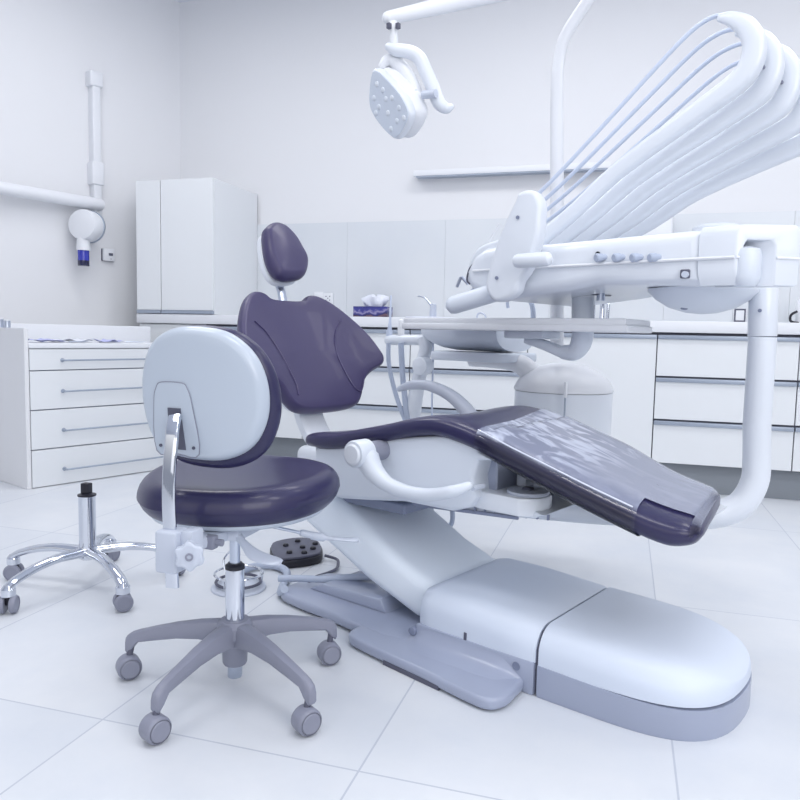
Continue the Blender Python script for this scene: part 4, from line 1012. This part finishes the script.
# ================================================================== FLOOR ITEMS
fp = thing('foot_pedal', 'dark grey multi-button foot control on the floor behind the purple stool', 'foot control', (-1.12, 2.47, 0), 'w')
ol = [(-1.25, 2.52), (-1.20, 2.63), (-1.07, 2.62), (-1.00, 2.52), (-1.01, 2.41), (-1.10, 2.32), (-1.18, 2.33)]
ol = cr2([(-1.155+(a_+1.115)*.86, 2.49+(b_-2.49)*.86) for a_, b_ in [(-1.245, 2.53), (-1.17, 2.655), (-1.065, 2.64), (-.985, 2.50), (-.995, 2.42), (-1.07, 2.345), (-1.13, 2.335)]], 5)
bm = BM(); prism(bm, ol, 0, .030, 'z', .006, 2); part('pedal_body', bm, BLACK, fp)
bm = BM(); prism(bm, [((a_+1.155)*.95-1.155, (b_-2.49)*.95+2.49) for a_, b_ in ol], .0295, .040, 'z', .005, 2); part('pedal_top', bm, CHAR, fp)
for a_, b_ in ((-1.14, 2.58), (-1.08, 2.50), (-1.05, 2.57), (-1.16, 2.50), (-1.10, 2.41), (-1.03, 2.50), (-1.04, 2.43)):
    a_, b_ = -1.155+(a_+1.115)*.86, 2.49+(b_-2.49)*.86
    bm = BM(); lathe(bm, [(.011, .040), (.011, .045), (.008, .049), (0, .049)], (a_, b_, 0), n=14); part('button', bm, BLACK, fp)
bm = BM(); tube(bm, cr([(-1.035, 2.50, .02), (-.99, 2.50, .012), (-.965, 2.46, .012), (-.95, 2.39, .008), (-.985, 2.30, .007), (-1.0, 2.25, .007), (-.965, 2.20, .007), (-.95, 2.165, .04)], 6), .0055, 8)
single('pedal_cable', bm, CHAR, 'thin dark cable curling from the foot control to the chair base', 'cable', (-.99, 2.49, 0))
RX, RY = -1.185, 2.125
fr = thing('ring_foot_control', 'round silver foot control with wire ring on the floor behind the stool column', 'foot control', (RX, RY, 0), 'w')
bm = BM(); lathe(bm, [(.088, 0), (.09, .003), (.088, .008), (.07, .014), (.03, .022), (0, .024)], (RX, RY, 0), n=40); part('base_disc', bm, GREYL, fr)
bm = BM(); tube(bm, [V3((RX+.073*math.cos(2*PI*k/40), RY+.073*math.sin(2*PI*k/40), .024)) for k in range(41)], .005, 8, cap=False); part('dark_ring', bm, CHAR, fr)
bm = BM(); tube(bm, [V3((RX+.078*math.cos(2*PI*k/40), RY+.078*math.sin(2*PI*k/40), .052)) for k in range(41)], .004, 8, cap=False)
for k in range(3):
    a = 2*PI*k/3+.4; tube(bm, [(RX+.075*math.cos(a), RY+.075*math.sin(a), .02), (RX+.078*math.cos(a), RY+.078*math.sin(a), .052)], .003, 8)
part('wire_ring', bm, CHROME, fr)
bm = BM(); tube(bm, cr([(RX-.05, RY, .05), (RX-.06, RY+.01, .09), (RX-.035, RY+.02, .12), (RX-.02, RY+.01, .10)], 5), .0035, 8); part('wire_handle', bm, CHROME, fr)
bm = BM(); tube(bm, cr([(-1.245, 2.21, .016), (-1.225, 2.30, .016), (-1.16, 2.335, .016), (-1.09, 2.29, .016), (-1.055, 2.20, .016), (-1.02, 2.10, .016), (-.985, 2.055, .045)], 6), .013, 12)
single('grey_floor_hose', bm, HOSE, 'thick grey hose looping over the floor from the ring foot control to the chair base', 'hose', (-1.24, 2.2, 0))
bm = BM(); tube(bm, cr([(-1.03, 2.105, .058), (-.96, 2.12, .062), (-.88, 2.14, .062), (-.80, 2.15, .075), (-.72, 2.15, .085)], 6), .011, 12)
single('grey_plate_hose', bm, HOSE, 'pale grey hose lying across the rear plate of the chair base', 'hose', (-.97, 2.1, .06))
for i, (x0, x1) in enumerate(((437, 443), (447, 452))):
    pa, pb2, pc = [uvp(*q, 1.9) for q in ((x0-2, 507), (x0+1, 524), (x1+1, 508))]
bm = BM()
tube(bm, cr([uvp(*q, 1.98) for q in ((430, 505), (434, 516), (444, 530), (452, 522), (452, 505))], 6), .008, 10)
part('drain_hose', bm, HOSEL, chair, 60)

# ================================================================== LIGHT
sc = bpy.context.scene
w = bpy.data.worlds.new('world'); sc.world = w; w.use_nodes = True; nt = w.node_tree
bg = nt.nodes['Background']; 
tc = nt.nodes.new('ShaderNodeTexCoord'); sp = nt.nodes.new('ShaderNodeSeparateXYZ'); nt.links.new(tc.outputs['Generated'], sp.inputs[0])
r = nt.nodes.new('ShaderNodeValToRGB'); e = r.color_ramp.elements
mr = nt.nodes.new('ShaderNodeMapRange'); nt.links.new(sp.outputs[2], mr.inputs[0]); mr.inputs[1].default_value = -1; mr.inputs[2].default_value = 1
e[0].position = .50; e[0].color = (.34, .365, .43, 1); e[1].position = .72; e[1].color = (.97, .975, .985, 1)
nt.links.new(mr.outputs[0], r.inputs[0]); nt.links.new(r.outputs[0], bg.inputs[0]); bg.inputs[1].default_value = WORLD
def area(name, loc, size, power, col=(1., .99, .98), rot=(0, 0, 0)):
    l = bpy.data.lights.new(name, 'AREA'); l.shape = 'RECTANGLE'; l.size, l.size_y = size; l.energy = power; l.color = col
    o = bpy.data.objects.new(name, l); COL.objects.link(o); o.location = loc; o.rotation_euler = rot; return o
for i, (x_, y_, pw) in enumerate(((-2.3, 3.2, 1), (-.4, 3.4, 1), (1.5, 3.4, 1), (-1.9, 1.2, 1), (0, 1.0, 1), (2.0, 1.0, 1))):
    area('ceiling_panel_light', (x_, y_, 3.16), (1.2, .6), PW*pw)
area('front_fill_light', (-.8, -2.0, 1.6), (3.2, 2.0), 16, (1., .99, .98), (math.radians(84), 0, 0))  # added fill light behind the camera, unseen, lifts the shaded fronts
area('side_fill_light', (2.6, -1.2, 2.2), (2.5, 2.0), PFILL, (1., .99, .98), (math.radians(65), 0, math.radians(40)))  # added unseen light from the right, raises the fill on the left wall

# ================================================================== CAMERA
cam = bpy.data.cameras.new('camera'); co = bpy.data.objects.new('camera', cam); COL.objects.link(co); sc.camera = co
cam.sensor_width = 36; cam.lens = F/800*36; cam.clip_start = .02
R3 = Matrix((MC[0], -MC[1], -MC[2])).transposed()
co.matrix_world = Matrix.Translation(CP) @ R3.to_4x4()
sc.view_settings.view_transform = 'Standard'; sc.view_settings.look = 'None'
sc.view_settings.exposure = EXPO; sc.view_settings.gamma = 1.0
for o in COL.objects:
    if '_b' in o.keys(): del o['_b']
